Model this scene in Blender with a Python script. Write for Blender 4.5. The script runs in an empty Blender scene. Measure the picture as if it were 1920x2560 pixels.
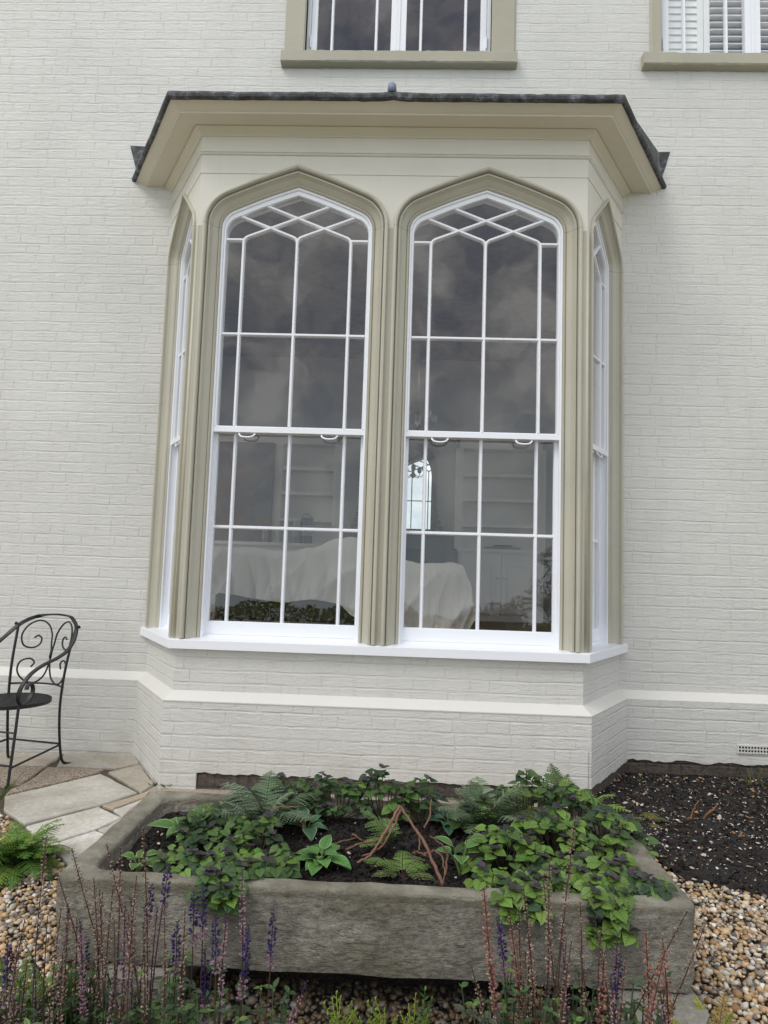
import bpy, math, random
import numpy as np
from mathutils import Vector, Matrix
R = math.radians
PI = math.pi
rnd = random.Random(7)
SC = bpy.context.scene
COL = SC.collection

# ------------------------------------------------------------------ camera
F_PX = 1672.56
CAM = np.array([0.1472, -4.1053, 1.3177])
YAW, PIT, ROL = 0.0327, 0.0869, 0.0319
_rt = np.array([math.cos(YAW), math.sin(YAW), 0.])
_F = np.array([-math.sin(YAW)*math.cos(PIT), math.cos(YAW)*math.cos(PIT), math.sin(PIT)])
_U = np.cross(_rt, _F)
_R2 = math.cos(ROL)*_rt + math.sin(ROL)*_U
_U2 = -math.sin(ROL)*_rt + math.cos(ROL)*_U
def ray(px, py): return _F + _R2*(px-960)/F_PX - _U2*(py-1280)/F_PX
def atZ(px, py, z):
    v = ray(px, py); return Vector(CAM + v*(z-CAM[2])/v[2])
def atY(px, py, y):
    v = ray(px, py); return Vector(CAM + v*(y-CAM[1])/v[1])
cd = bpy.data.cameras.new('camera'); cam = bpy.data.objects.new('camera', cd); COL.objects.link(cam)
M = Matrix(((_R2[0], _U2[0], -_F[0], CAM[0]), (_R2[1], _U2[1], -_F[1], CAM[1]), (_R2[2], _U2[2], -_F[2], CAM[2]), (0, 0, 0, 1)))
cam.matrix_world = M
cd.sensor_fit = 'VERTICAL'; cd.sensor_height = 36.0; cd.sensor_width = 27.0
cd.lens = F_PX/2560*36; cd.clip_start = .05; cd.clip_end = 2000
SC.camera = cam

# ------------------------------------------------------------------ light
SUN_EL, SUN_AZ = 50, 226      # azimuth clockwise from +y (the house wall faces -y)
EXPOSURE = 0.05
w = bpy.data.worlds.new('World'); SC.world = w; w.use_nodes = True
nt = w.node_tree; N = nt.nodes; L = nt.links
for n in list(N): N.remove(n)
def nd(tree, t, **k):
    n = tree.nodes.new(t)
    for a, b in k.items(): setattr(n, a, b)
    return n
out = nd(nt, 'ShaderNodeOutputWorld'); bg = nd(nt, 'ShaderNodeBackground'); bg.inputs[1].default_value = .1
sky = nd(nt, 'ShaderNodeTexSky', sky_type='NISHITA'); sky.sun_disc = False
sky.sun_elevation = R(SUN_EL); sky.sun_rotation = R(SUN_AZ)
tc = nd(nt, 'ShaderNodeTexCoord')
mp = nd(nt, 'ShaderNodeMapping'); mp.inputs['Scale'].default_value = (1, 1, 1.15); mp.inputs['Location'].default_value = (.3, .1, .2)
no = nd(nt, 'ShaderNodeTexNoise'); no.inputs['Scale'].default_value = 9; no.inputs['Detail'].default_value = 9; no.inputs['Roughness'].default_value = .6; no.inputs['Distortion'].default_value = .35
cr = nd(nt, 'ShaderNodeValToRGB'); e = cr.color_ramp.elements
e[0].position = .38; e[0].color = (5.8, 6.4, 8.0, 1); e[1].position = .63; e[1].color = (17.2, 16.9, 16.6, 1)
e2 = cr.color_ramp.elements.new(.5); e2.color = (10.3, 10.2, 10.7, 1)
mx = nd(nt, 'ShaderNodeMixRGB'); mx.inputs[0].default_value = .9
hz = nd(nt, 'ShaderNodeSeparateXYZ'); hm = nd(nt, 'ShaderNodeMapRange'); hm.inputs[1].default_value = .0; hm.inputs[2].default_value = .3; hm.inputs[3].default_value = .8; hm.inputs[4].default_value = 0
mh = nd(nt, 'ShaderNodeMixRGB'); mh.inputs[2].default_value = (8.6, 10.1, 10.5, 1)
L.new(tc.outputs['Generated'], mp.inputs[0]); L.new(mp.outputs[0], no.inputs['Vector']); L.new(no.outputs[0], cr.inputs[0])
L.new(sky.outputs[0], mx.inputs[1]); L.new(cr.outputs[0], mx.inputs[2])
L.new(tc.outputs['Generated'], hz.inputs[0]); L.new(hz.outputs[2], hm.inputs[0]); L.new(hm.outputs[0], mh.inputs[0])
L.new(mx.outputs[0], mh.inputs[1]); L.new(mh.outputs[0], bg.inputs[0]); L.new(bg.outputs[0], out.inputs[0])
ld = bpy.data.lights.new('sun', 'SUN'); ld.energy = 1.35; ld.angle = R(24); ld.color = (1, .96, .9)
lo = bpy.data.objects.new('sun', ld); COL.objects.link(lo)
sd = Vector((math.sin(R(SUN_AZ))*math.cos(R(SUN_EL)), math.cos(R(SUN_AZ))*math.cos(R(SUN_EL)), math.sin(R(SUN_EL))))
lo.rotation_euler = sd.to_track_quat('Z', 'Y').to_euler(); lo.location = sd*30
vs = SC.view_settings; vs.view_transform = 'Standard'; vs.look = 'None'; vs.gamma = 1; vs.use_curve_mapping = False; vs.exposure = EXPOSURE
SC.render.engine = 'CYCLES'
cy = SC.cycles; cy.use_denoising = True; cy.max_bounces = 8; cy.transparent_max_bounces = 12; cy.diffuse_bounces = 4; cy.glossy_bounces = 5
cy.sample_clamp_indirect = 6; cy.caustics_reflective = False; cy.caustics_refractive = False

# ------------------------------------------------------------------ helpers: materials
class G:
    "tiny node graph builder"
    def __init__(s, tree): s.t = tree
    def v(s, x):
        return x
    def put(s, sock, x):
        if isinstance(x, bpy.types.NodeSocket): s.t.links.new(x, sock)
        elif x is not None:
            try: sock.default_value = x
            except Exception: sock.default_value = tuple(x)+(1,)
    def m(s, op, a, b=None, c=None, clamp=False):
        n = s.t.nodes.new('ShaderNodeMath'); n.operation = op; n.use_clamp = clamp
        s.put(n.inputs[0], a)
        if b is not None: s.put(n.inputs[1], b)
        if c is not None: s.put(n.inputs[2], c)
        return n.outputs[0]
    def noise(s, vec, scale, detail=4, rough=.55, dist=0, out=0):
        n = s.t.nodes.new('ShaderNodeTexNoise'); s.put(n.inputs['Vector'], vec)
        n.inputs['Scale'].default_value = scale; n.inputs['Detail'].default_value = detail; n.inputs['Roughness'].default_value = rough; n.inputs['Distortion'].default_value = dist
        return n.outputs[out]
    def vor(s, vec, scale, feature='F1', out='Distance'):
        n = s.t.nodes.new('ShaderNodeTexVoronoi'); n.feature = feature; s.put(n.inputs['Vector'], vec); n.inputs['Scale'].default_value = scale
        return n.outputs[out]
    def rng(s, x, a, b, c=0, d=1, smooth=False):
        n = s.t.nodes.new('ShaderNodeMapRange'); s.put(n.inputs[0], x)
        if smooth: n.interpolation_type = 'SMOOTHSTEP'
        for i, q in enumerate((a, b, c, d)): n.inputs[i+1].default_value = q
        return n.outputs[0]
    def ramp(s, x, *st):
        n = s.t.nodes.new('ShaderNodeValToRGB'); s.put(n.inputs[0], x); el = n.color_ramp.elements
        for i, (p, c) in enumerate(st):
            q = el[i] if i < 2 else el.new(p)
            q.position = p; q.color = tuple(c)+(1,)
        return n.outputs[0]
    def mix(s, f, a, b, mode='MIX'):
        n = s.t.nodes.new('ShaderNodeMixRGB'); n.blend_type = mode; s.put(n.inputs[0], f); s.put(n.inputs[1], a); s.put(n.inputs[2], b)
        return n.outputs[0]
    def comb(s, x, y, z=0):
        n = s.t.nodes.new('ShaderNodeCombineXYZ'); s.put(n.inputs[0], x); s.put(n.inputs[1], y); s.put(n.inputs[2], z); return n.outputs[0]
    def sep(s, v):
        n = s.t.nodes.new('ShaderNodeSeparateXYZ'); s.put(n.inputs[0], v); return n.outputs
    def scale(s, v, sc):
        n = s.t.nodes.new('ShaderNodeMapping'); s.put(n.inputs[0], v); n.inputs['Scale'].default_value = sc; return n.outputs[0]
    def wn(s, v):
        n = s.t.nodes.new('ShaderNodeTexWhiteNoise'); n.noise_dimensions = '3D'; s.put(n.inputs['Vector'], v); return n.outputs['Value']
    def bump(s, h, dist=1.0, strength=1.0, normal=None):
        n = s.t.nodes.new('ShaderNodeBump'); n.inputs['Strength'].default_value = strength; n.inputs['Distance'].default_value = dist
        s.put(n.inputs['Height'], h)
        if normal is not None: s.put(n.inputs['Normal'], normal)
        return n.outputs[0]
    def attr(s, name):
        n = s.t.nodes.new('ShaderNodeAttribute'); n.attribute_name = name; return n.outputs['Color']
def mat(name):
    m = bpy.data.materials.new(name); m.use_nodes = True
    g = G(m.node_tree); b = m.node_tree.nodes['Principled BSDF']
    t = m.node_tree.nodes.new('ShaderNodeTexCoord')
    return m, g, b, t
def hexc(c): return tuple(c)+(1,)
def paint(name, c, rough=.5, bump=.0006, var=.05, dirt=.0):
    m, g, b, t = mat(name); P = t.outputs['Object']
    n1 = g.noise(P, 1.7, 5); c0 = tuple(x*(1-var) for x in c); c1 = tuple(min(1, x*(1+var)) for x in c)
    col = g.ramp(n1, (.35, c0), (.65, c1))
    if dirt:
        sp = g.rng(g.vor(P, 9), .0, .035, 1, 0); ms = g.rng(g.noise(P, 3), .52, .62)
        col = g.mix(g.m('MULTIPLY', g.m('MULTIPLY', sp, ms), dirt), col, hexc((c[0]*.25, c[1]*.24, c[2]*.2)))
        d2 = g.rng(g.noise(g.scale(P, (6, 6, 1)), 2, 5), .56, .8, 0, dirt*.35)
        col = g.mix(d2, col, hexc((c[0]*.72, c[1]*.7, c[2]*.62)))
    if name == 'surround_paint':     # hairline joint where the straight jambs meet the arch stones
        jz = g.m('ABSOLUTE', g.m('SUBTRACT', g.m('ADD', g.sep(P)[2], g.m('MULTIPLY', g.noise(P, 30, 2), .004)), 3.514))
        col = g.mix(g.rng(jz, .0008, .0022, .75, 0), col, hexc((.16, .15, .11)))
    g.put(b.inputs['Base Color'], col); b.inputs['Roughness'].default_value = rough
    h = g.m('ADD', g.m('MULTIPLY', g.noise(P, 60, 3), bump), g.m('MULTIPLY', g.noise(P, 9, 3), bump*3))
    g.put(b.inputs['Normal'], g.bump(h)); return m
def brickmat(name, c, joint=.0028, unpainted=False):
    m, g, b, t = mat(name); uv = t.outputs['UV']; P = t.outputs['Object']
    s = g.sep(uv)
    U = g.m('ADD', s[0], g.m('MULTIPLY', g.m('SUBTRACT', g.noise(uv, 7, 3), .5), .02))
    V = g.m('ADD', s[1], g.m('MULTIPLY', g.m('SUBTRACT', g.noise(g.scale(uv, (1, 1, 1)), 4.1, 4, .6), .5), .021))
    V = g.m('ADD', V, g.m('MULTIPLY', g.m('SUBTRACT', g.noise(uv, 32, 3), .5), .0035))
    row = g.m('FLOOR', g.m('DIVIDE', V, .075)); fv = g.m('SUBTRACT', V, g.m('MULTIPLY', row, .075))
    par = g.m('MODULO', g.m('ABSOLUTE', row), 2)
    tt = g.m('ADD', g.m('ADD', U, g.m('MULTIPLY', par, .16875)), g.m('MULTIPLY', g.wn(g.comb(row, 3.3, 1)), .09))
    tt = g.m('ADD', tt, 50)
    pr = g.m('FLOOR', g.m('DIVIDE', tt, .3375)); tm = g.m('SUBTRACT', tt, g.m('MULTIPLY', pr, .3375))
    jit = g.m('MULTIPLY', g.m('SUBTRACT', g.wn(g.comb(pr, row, 5)), .5), .05)
    tj = g.m('ADD', jit, .222)
    dv = g.m('MINIMUM', g.m('MINIMUM', tm, g.m('SUBTRACT', .3375, tm)), g.m('ABSOLUTE', g.m('SUBTRACT', tm, tj)))
    dh = g.m('MINIMUM', fv, g.m('SUBTRACT', .075, fv))
    hd = g.m('GREATER_THAN', tm, tj)
    bid = g.comb(g.m('ADD', g.m('MULTIPLY', pr, 2), hd), row, 9)
    rv = g.wn(bid)
    ho = g.rng(dh, .0003, .0092, 0, 1, True); ve = g.rng(dv, 0, .0065, 0, 1, True)
    # vertical joints partly filled with paint
    fill = g.rng(g.noise(uv, 5, 2), .35, .6, .15, .75)
    ve = g.m('MAXIMUM', ve, g.m('MULTIPLY', fill, .9))
    fillh = g.rng(g.noise(g.scale(uv, (1, 5, 1)), 2.6, 3), .36, .62, .75, .0)
    ho = g.m('MAXIMUM', ho, fillh)
    face = g.m('MINIMUM', ho, ve)
    lip = g.m('MULTIPLY', g.rng(fv, .052, .066, 0, 1, True), g.rng(g.noise(g.scale(uv, (1, 4, 1)), 5, 3), .4, .6, 0, .0012))
    h = g.m('ADD', g.m('MULTIPLY', face, joint), lip)
    h = g.m('ADD', h, g.m('MULTIPLY', rv, .0016))
    # slant inside each brick course: the lower arris catches the light
    h = g.m('ADD', h, g.m('MULTIPLY', g.m('SUBTRACT', .0375, fv), g.rng(g.wn(g.comb(row, pr, 2)), 0, 1, -.008, .014)))
    crack = g.rng(g.vor(g.scale(uv, (3, 14, 1)), 2.2, 'DISTANCE_TO_EDGE'), 0, .03, 0, 1)
    h = g.m('ADD', h, g.m('MULTIPLY', crack, .0009))
    h = g.m('ADD', h, g.m('MULTIPLY', g.noise(g.scale(uv, (5, 22, 1)), 2.3, 5, .62, .8), .0040))
    h = g.m('ADD', h, g.m('MULTIPLY', g.noise(uv, 75, 3, .6), .0016))
    pim = g.rng(g.vor(uv, 55), 0, .3, 1, 0, True)
    h = g.m('ADD', h, g.m('MULTIPLY', g.m('MULTIPLY', pim, g.rng(g.noise(uv, 3), .5, .62)), .0016))
    if unpainted:
        col = g.ramp(rv, (.0, (c[0]*.6, c[1]*.6, c[2]*.6)), (1., (c[0]*1.4, c[1]*1.3, c[2]*1.2)))
        col = g.mix(g.rng(g.noise(uv, 14, 5), .35, .6, 0, .95), col, g.ramp(g.noise(uv, 40, 5), (.35, (.02, .017, .013)), (.7, (.13, .12, .10))))
    else:
        n1 = g.noise(uv, 1.3, 5)
        col = g.ramp(n1, (.3, tuple(x*.925 for x in c)), (.7, tuple(x*1.035 for x in c)))
        col = g.mix(g.m('MULTIPLY', rv, .05), col, hexc(tuple(x*.85 for x in c)))
        stk = g.rng(g.noise(g.scale(uv, (5, .5, 1)), 2, 5, .6), .5, .78, 0, .16)
        col = g.mix(stk, col, hexc((c[0]*.72, c[1]*.71, c[2]*.66)))
        # grime caught in the joints, small chips
        col = g.mix(g.rng(face, 0, .6, .03, 0), col, hexc((c[0]*.66, c[1]*.63, c[2]*.55)))
        sp = g.m('MULTIPLY', g.rng(g.vor(uv, 6.5), 0, .018, 1, 0), g.rng(g.noise(uv, 2.1), .53, .58))
        col = g.mix(g.m('MULTIPLY', sp, .75), col, hexc((.12, .1, .07)))
        # splashed earth and algae low on the wall
        low = g.m('MULTIPLY', g.rng(s[1], .02, .32, .5, 0), g.rng(g.noise(uv, 5, 5), .42, .68))
        col = g.mix(low, col, hexc((.42, .41, .35)))
    g.put(b.inputs['Base Color'], col); b.inputs['Roughness'].default_value = .52
    g.put(b.inputs['Normal'], g.bump(h)); return m
def glassmat(name, wob=.0007, boost=2.5):
    m, g, b, t = mat(name); m.node_tree.nodes.remove(b)
    o = m.node_tree.nodes['Material Output']; P = t.outputs['Object']
    tr = m.node_tree.nodes.new('ShaderNodeBsdfTransparent'); tr.inputs[0].default_value = (.98, .985, .98, 1)
    gl = m.node_tree.nodes.new('ShaderNodeBsdfGlossy'); gl.inputs['Roughness'].default_value = .015; gl.inputs['Color'].default_value = (.97, .96, .98, 1)
    fr = m.node_tree.nodes.new('ShaderNodeFresnel'); geo = m.node_tree.nodes.new('ShaderNodeNewGeometry')
    g.put(fr.inputs[0], g.rng(geo.outputs['Backfacing'], 0, 1, 1.5, 1/1.5))      # a thin pane: the same Fresnel from both sides
    bp = g.bump(g.m('MULTIPLY', g.noise(P, 2.6, 2), wob*3)); g.put(gl.inputs['Normal'], bp)
    mxs = m.node_tree.nodes.new('ShaderNodeMixShader')
    g.put(mxs.inputs[0], g.m('DIVIDE', g.m('MULTIPLY', fr.outputs[0], boost), g.m('ADD', g.m('MULTIPLY', fr.outputs[0], boost-1), 1), clamp=True)); m.node_tree.links.new(tr.outputs[0], mxs.inputs[1]); m.node_tree.links.new(gl.outputs[0], mxs.inputs[2])
    m.node_tree.links.new(mxs.outputs[0], o.inputs[0]); return m
def vcol(name, rough=.6, bump=.0, veins=False, spec=.3, trans=0.0, noisevar=.0):
    m, g, b, t = mat(name); col = g.attr('Col'); P = t.outputs['Object']
    if noisevar: col = g.mix(g.rng(g.noise(P, 60, 4), .3, .7, 0, noisevar), col, g.mix(1, col, hexc((.35, .33, .3)), 'MULTIPLY'))
    if veins:
        s = g.sep(t.outputs['UV'])    # x along the leaf 0..1, y across -1..1 (stored 0..1)
        ac = g.m('ABSOLUTE', g.m('SUBTRACT', g.m('MULTIPLY', s[1], 2), 1))
        ph = g.m('SUBTRACT', s[0], g.m('MULTIPLY', ac, .32))
        wv = g.m('ABSOLUTE', g.m('SINE', g.m('MULTIPLY', ph, 17)))
        vn = g.m('MAXIMUM', g.rng(wv, 0, .22, 1, 0), g.rng(ac, 0, .07, 1, 0))
        col = g.mix(g.m('MULTIPLY', vn, .42), col, g.mix(1, col, hexc((.32, .3, .4)), 'MULTIPLY'))
        h = g.m('MULTIPLY', vn, -.0012)
        g.put(b.inputs['Normal'], g.bump(h))
    elif bump: g.put(b.inputs['Normal'], g.bump(g.m('MULTIPLY', g.noise(P, 90, 3), bump)))
    g.put(b.inputs['Base Color'], col); b.inputs['Roughness'].default_value = rough
    b.inputs['Specular IOR Level'].default_value = spec
    return m
def simple(name, c, rough=.6, metal=0, bump=0, bs=60):
    m, g, b, t = mat(name); b.inputs['Base Color'].default_value = hexc(c); b.inputs['Roughness'].default_value = rough; b.inputs['Metallic'].default_value = metal
    n = g.noise(t.outputs['Object'], 12, 4)
    g.put(b.inputs['Base Color'], g.ramp(n, (.3, tuple(x*.8 for x in c)), (.7, tuple(min(1, x*1.15) for x in c))))
    if bump: g.put(b.inputs['Normal'], g.bump(g.m('MULTIPLY', g.noise(t.outputs['Object'], bs, 4), bump)))
    return m

WALLC = (.66, .658, .62)
M_wall = brickmat('painted_brick', WALLC)
M_raw = brickmat('bare_brick', (.075, .055, .042), .008, True)
M_chamf = paint('plinth_paint', (.655, .648, .605), .5, .0010, .03)
M_white = paint('white_gloss', (.87, .895, .94), .3, .0002, .015)
M_stone = paint('surround_paint', (.485, .468, .38), .42, .0006, .05, .5)
M_corn = paint('cornice_paint', (.68, .645, .52), .4, .0004, .03, .3)
M_frieze = paint('frieze_paint', (.68, .66, .585), .42, .0005, .03, .55)
M_upst = paint('sill_paint', (.41, .39, .305), .5, .0012, .05, .5)
M_glass = glassmat('window_glass')
M_iron = simple('black_iron', (.009, .0095, .012), .5, .0, .0006, 120)
def leadmat():
    m, g, b, t = mat('weathered_lead'); P = t.outputs['Object']
    n = g.noise(P, 14, 7, .7, .4); c = g.ramp(n, (.36, (.018, .017, .018)), (.52, (.05, .052, .056)), (.74, (.25, .27, .32)))
    g.put(b.inputs['Base Color'], c); b.inputs['Roughness'].default_value = .6
    g.put(b.inputs['Normal'], g.bump(g.m('MULTIPLY', g.noise(P, 22, 6, .65), .012))); return m
M_lead = leadmat()
def stonemat(name, a, bcol, moss, sc=1.0, bump=.01):
    m, g, b, t = mat(name); P = t.outputs['Object']
    n = g.noise(P, 3.2*sc, 8, .62, .3); c = g.ramp(n, (.3, a), (.7, bcol))
    c = g.mix(g.rng(g.noise(P, 48, 6, .75), .38, .62, 0, .62), c, hexc(tuple(x*.45 for x in a)))
    lich = g.m('MULTIPLY', g.rng(g.noise(P, 20, 6, .65), .56, .64), g.rng(g.noise(P, 2.6, 3), .42, .58))
    c = g.mix(g.m('MULTIPLY', lich, .55), c, hexc((.40, .41, .385)))
    spk = g.m('MULTIPLY', g.rng(g.vor(P, 42), .08, .16, 1, 0), g.rng(g.noise(P, 7, 3), .5, .62))
    c = g.mix(g.m('MULTIPLY', spk, .8), c, hexc((.5, .5, .46)))
    ms = g.rng(g.noise(g.scale(P, (1, 1, 2.4)), 2.3, 6), .5, .66, 0, .65)
    c = g.mix(ms, c, hexc(moss))
    if name == 'sandstone':      # sky light painted on the rim, a ragged brown tide mark just below it
        z = g.m('ADD', g.sep(P)[2], g.m('MULTIPLY', g.m('SUBTRACT', g.noise(P, 9, 5), .5), .03))
        c = g.mix(g.m('MULTIPLY', g.rng(z, .325, .333), .5), c, hexc((.10, .085, .05)))
        tm_ = g.mix(g.rng(g.noise(P, 11, 5), .35, .65), hexc((.20, .185, .135)), hexc((.38, .365, .30)))
        c = g.mix(g.m('MULTIPLY', g.rng(z, .347, .353), g.rng(g.noise(P, 2.6, 4), .38, .6, .12, .85)), c, tm_)
    g.put(b.inputs['Base Color'], c); b.inputs['Roughness'].default_value = .9
    h = g.m('ADD', g.m('MULTIPLY', g.noise(g.scale(P, (1, 1, 2)), 26, 8, .68), bump), g.m('MULTIPLY', g.noise(P, 5, 4), bump*1.6))
    g.put(b.inputs['Normal'], g.bump(h)); return m
M_trough = stonemat('sandstone', (.19, .18, .145), (.50, .475, .39), (.13, .115, .068), 1.6, .024)
M_block = stonemat('pale_stone', (.24, .23, .2), (.36, .34, .3), (.2, .19, .13), 1.5, .008)
def flagmat():
    m, g, b, t = mat('flagstone'); P = t.outputs['Object']; col = g.attr('Col')
    n = g.noise(P, 5, 8, .65); col = g.mix(g.rng(n, .35, .65, 0, .55), col, g.mix(1, col, hexc((.62, .56, .46)), 'MULTIPLY'))
    col = g.mix(g.m('MULTIPLY', g.rng(g.noise(P, 2.4, 5), .45, .62), .4), col, hexc((.27, .235, .18)))
    col = g.mix(g.rng(g.noise(P, 45, 5, .7), .42, .7, 0, .4), col, hexc((.2, .19, .165)))
    col = g.mix(g.rng(g.noise(P, 21, 5, .7), .56, .7, 0, .45), col, hexc((.66, .65, .6)))
    pit = g.rng(g.vor(P, 70), 0, .12, 1, 0)
    col = g.mix(g.m('MULTIPLY', pit, .5), col, hexc((.12, .1, .08)))
    g.put(b.inputs['Base Color'], col); b.inputs['Roughness'].default_value = .85
    g.put(b.inputs['Normal'], g.bump(g.m('ADD', g.m('MULTIPLY', g.noise(P, 18, 7, .65), .008), g.m('MULTIPLY', pit, -.002)))); return m
M_flag = flagmat()
def aggmat(name, a, b2, c2, sc=260, bump=.003):
    m, g, b, t = mat(name); P = t.outputs['Object']
    cc = g.vor(P, sc, out='Color'); s = g.sep(cc)
    c = g.ramp(s[0], (0, a), (.5, b2), (1, c2)); d = g.vor(P, sc)
    c = g.mix(g.rng(d, .35, .7, 0, .7), c, hexc(tuple(x*.4 for x in a)))
    c = g.mix(g.rng(g.noise(P, 3, 5), .4, .65, 0, .4), c, hexc(tuple(x*.55 for x in b2)))
    g.put(b.inputs['Base Color'], c); b.inputs['Roughness'].default_value = .9
    g.put(b.inputs['Normal'], g.bump(g.m('MULTIPLY', d, -bump))); return m
M_agg = aggmat('exposed_aggregate', (.26, .20, .14), (.44, .36, .27), (.64, .58, .5), 130, .006)
M_path = aggmat('fine_gravel', (.42, .35, .27), (.5, .43, .34), (.62, .56, .48), 150)
M_bed = aggmat('gravel_bed', (.05, .04, .03), (.09, .07, .05), (.16, .13, .1), 70, .01)
def soilmat():
    m, g, b, t = mat('soil'); P = t.outputs['Object']
    n = g.noise(P, 26, 8, .7); c = g.ramp(n, (.35, (.008, .007, .006)), (.7, (.04, .032, .025)))
    g.put(b.inputs['Base Color'], c); b.inputs['Roughness'].default_value = .95
    g.put(b.inputs['Normal'], g.bump(g.m('MULTIPLY', g.noise(P, 55, 8, .7), .03))); return m
M_soil = soilmat()
M_leaf = vcol('leaf', .48, veins=True, spec=.35)
M_fern = vcol('fern', .6, spec=.2)
M_bits = vcol('bits', .75, spec=.2, noisevar=.3)
M_peb = vcol('pebble', .55, .0016, spec=.4, noisevar=.35)
M_bark = vcol('bark', .7, .001, noisevar=.4)
M_grassfar = simple('lawn_grass', (.07, .085, .02), .9, 0, .03, 30)

# ------------------------------------------------------------------ helpers: meshes
class MB:
    def __init__(s): s.v = []; s.f = []; s.uv = []; s.mi = []; s.c = []; s.col = None; s.useuv = False; s.usec = False
    def add(s, vs_, fs, uvs=None, mi=0, col=None):
        o = len(s.v); s.v.extend([tuple(p) for p in vs_])
        for i, f in enumerate(fs):
            s.f.append([o+k for k in f]); s.mi.append(mi)
            if uvs is not None: s.useuv = True; s.uv.append(uvs[i] if isinstance(uvs[0][0], (tuple, list)) else [uvs[k] for k in f])
            else: s.uv.append([(0, 0)]*len(f))
            c = col if col is not None else (1, 1, 1)
            if col is not None: s.usec = True
            s.c.append(c)
    def quad(s, a, b, c, d, uv=None, mi=0, col=None): s.add([a, b, c, d], [(0, 1, 2, 3)], [uv] if uv else None, mi, col)
    def box(s, x0, x1, y0, y1, z0, z1, T=None, mi=0, col=None):
        p = [(x, y, z) for x in (x0, x1) for y in (y0, y1) for z in (z0, z1)]
        if T: p = [T(*q) for q in p]
        s.add(p, [(0, 1, 3, 2), (4, 6, 7, 5), (0, 4, 5, 1), (2, 3, 7, 6), (0, 2, 6, 4), (1, 5, 7, 3)], None, mi, col)
    def tube(s, pts, r, n=8, cap=True, col=None, rr=None):
        pts = [Vector(p) for p in pts]; m = len(pts); vv = []
        up = Vector((0, 0, 1)); prev = None
        for i, p in enumerate(pts):
            d = (pts[min(i+1, m-1)]-pts[max(i-1, 0)])
            d = d.normalized() if d.length > 1e-9 else Vector((0, 0, 1))
            if prev is None:
                a = d.cross(Vector((.31, .52, .79))).normalized()
            else:
                a = (prev - d*prev.dot(d)); a = a.normalized() if a.length > 1e-6 else d.cross(up).normalized()
            prev = a; b = d.cross(a); q = rr[i] if rr else r
            for k in range(n):
                t = 2*PI*k/n; vv.append(p + (a*math.cos(t)+b*math.sin(t))*q)
        fs = [(i*n+k, i*n+(k+1) % n, (i+1)*n+(k+1) % n, (i+1)*n+k) for i in range(m-1) for k in range(n)]
        if cap: fs += [tuple(reversed(range(n))), tuple((m-1)*n+k for k in range(n))]
        s.add(vv, fs, None, 0, col)
    def ribbon(s, pts, wv, tv, col=None):
        "flat bar: rectangular section, wv / tv = half extents vectors per point (or one)"
        vv = []; m = len(pts)
        for i, p in enumerate(pts):
            p = Vector(p); a = Vector(wv[i] if isinstance(wv, list) else wv); b = Vector(tv[i] if isinstance(tv, list) else tv)
            vv += [p-a-b, p+a-b, p+a+b, p-a+b]
        fs = [(i*4+k, i*4+(k+1) % 4, i*4+4+(k+1) % 4, i*4+4+k) for i in range(m-1) for k in range(4)] + [(3, 2, 1, 0), tuple((m-1)*4+k for k in range(4))]
        s.add(vv, fs, None, 0, col)
    def lathe(s, prof, c, n=16, col=None):
        vv = [(c[0]+r*math.cos(2*PI*k/n), c[1]+r*math.sin(2*PI*k/n), c[2]+z) for r, z in prof for k in range(n)]
        m = len(prof)
        s.add(vv, [(i*n+k, i*n+(k+1) % n, (i+1)*n+(k+1) % n, (i+1)*n+k) for i in range(m-1) for k in range(n)] + [tuple(reversed(range(n))), tuple((m-1)*n+k for k in range(n))], None, 0, col)
    def build(s, name, m, parent=None, smooth=False, angle=None, **tags):
        me = bpy.data.meshes.new(name)
        me.from_pydata(s.v, [], s.f)
        ms = m if isinstance(m, (list, tuple)) else [m]
        for q in ms: me.materials.append(q)
        if len(ms) > 1: me.polygons.foreach_set('material_index', s.mi)
        ln = [len(f) for f in s.f]
        if s.useuv:
            ul = me.uv_layers.new(name='UVMap'); ul.data.foreach_set('uv', np.array([c for f in s.uv for c in f], dtype=np.float32).ravel())
        if s.usec:
            ca = me.color_attributes.new('Col', 'FLOAT_COLOR', 'CORNER')
            arr = np.repeat(np.array([tuple(c)+(1,) for c in s.c], dtype=np.float32), ln, axis=0)
            ca.data.foreach_set('color', arr.ravel())
        if smooth: me.polygons.foreach_set('use_smooth', [True]*len(s.f))
        me.update()
        if angle: me.set_sharp_from_angle(angle=R(angle))
        o = bpy.data.objects.new(name, me); COL.objects.link(o)
        if parent: o.parent = parent
        for k, v in tags.items(): o[k] = v
        return o
def thing(name, label, cat, loc=(0, 0, 0), group=None, rz=0):
    o = bpy.data.objects.new(name, None); COL.objects.link(o); o.location = loc; o.rotation_euler = (0, 0, rz)
    o['label'] = label; o['category'] = cat; o.empty_display_size = .1
    if group: o['group'] = group
    return o
def keep(root, bpyobj_list):
    "children were modelled in world space: undo the root's placement"
    bpy.context.view_layer.update()
    inv = root.matrix_world.inverted()
    for o in bpyobj_list: o.matrix_parent_inverse = inv

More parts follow.
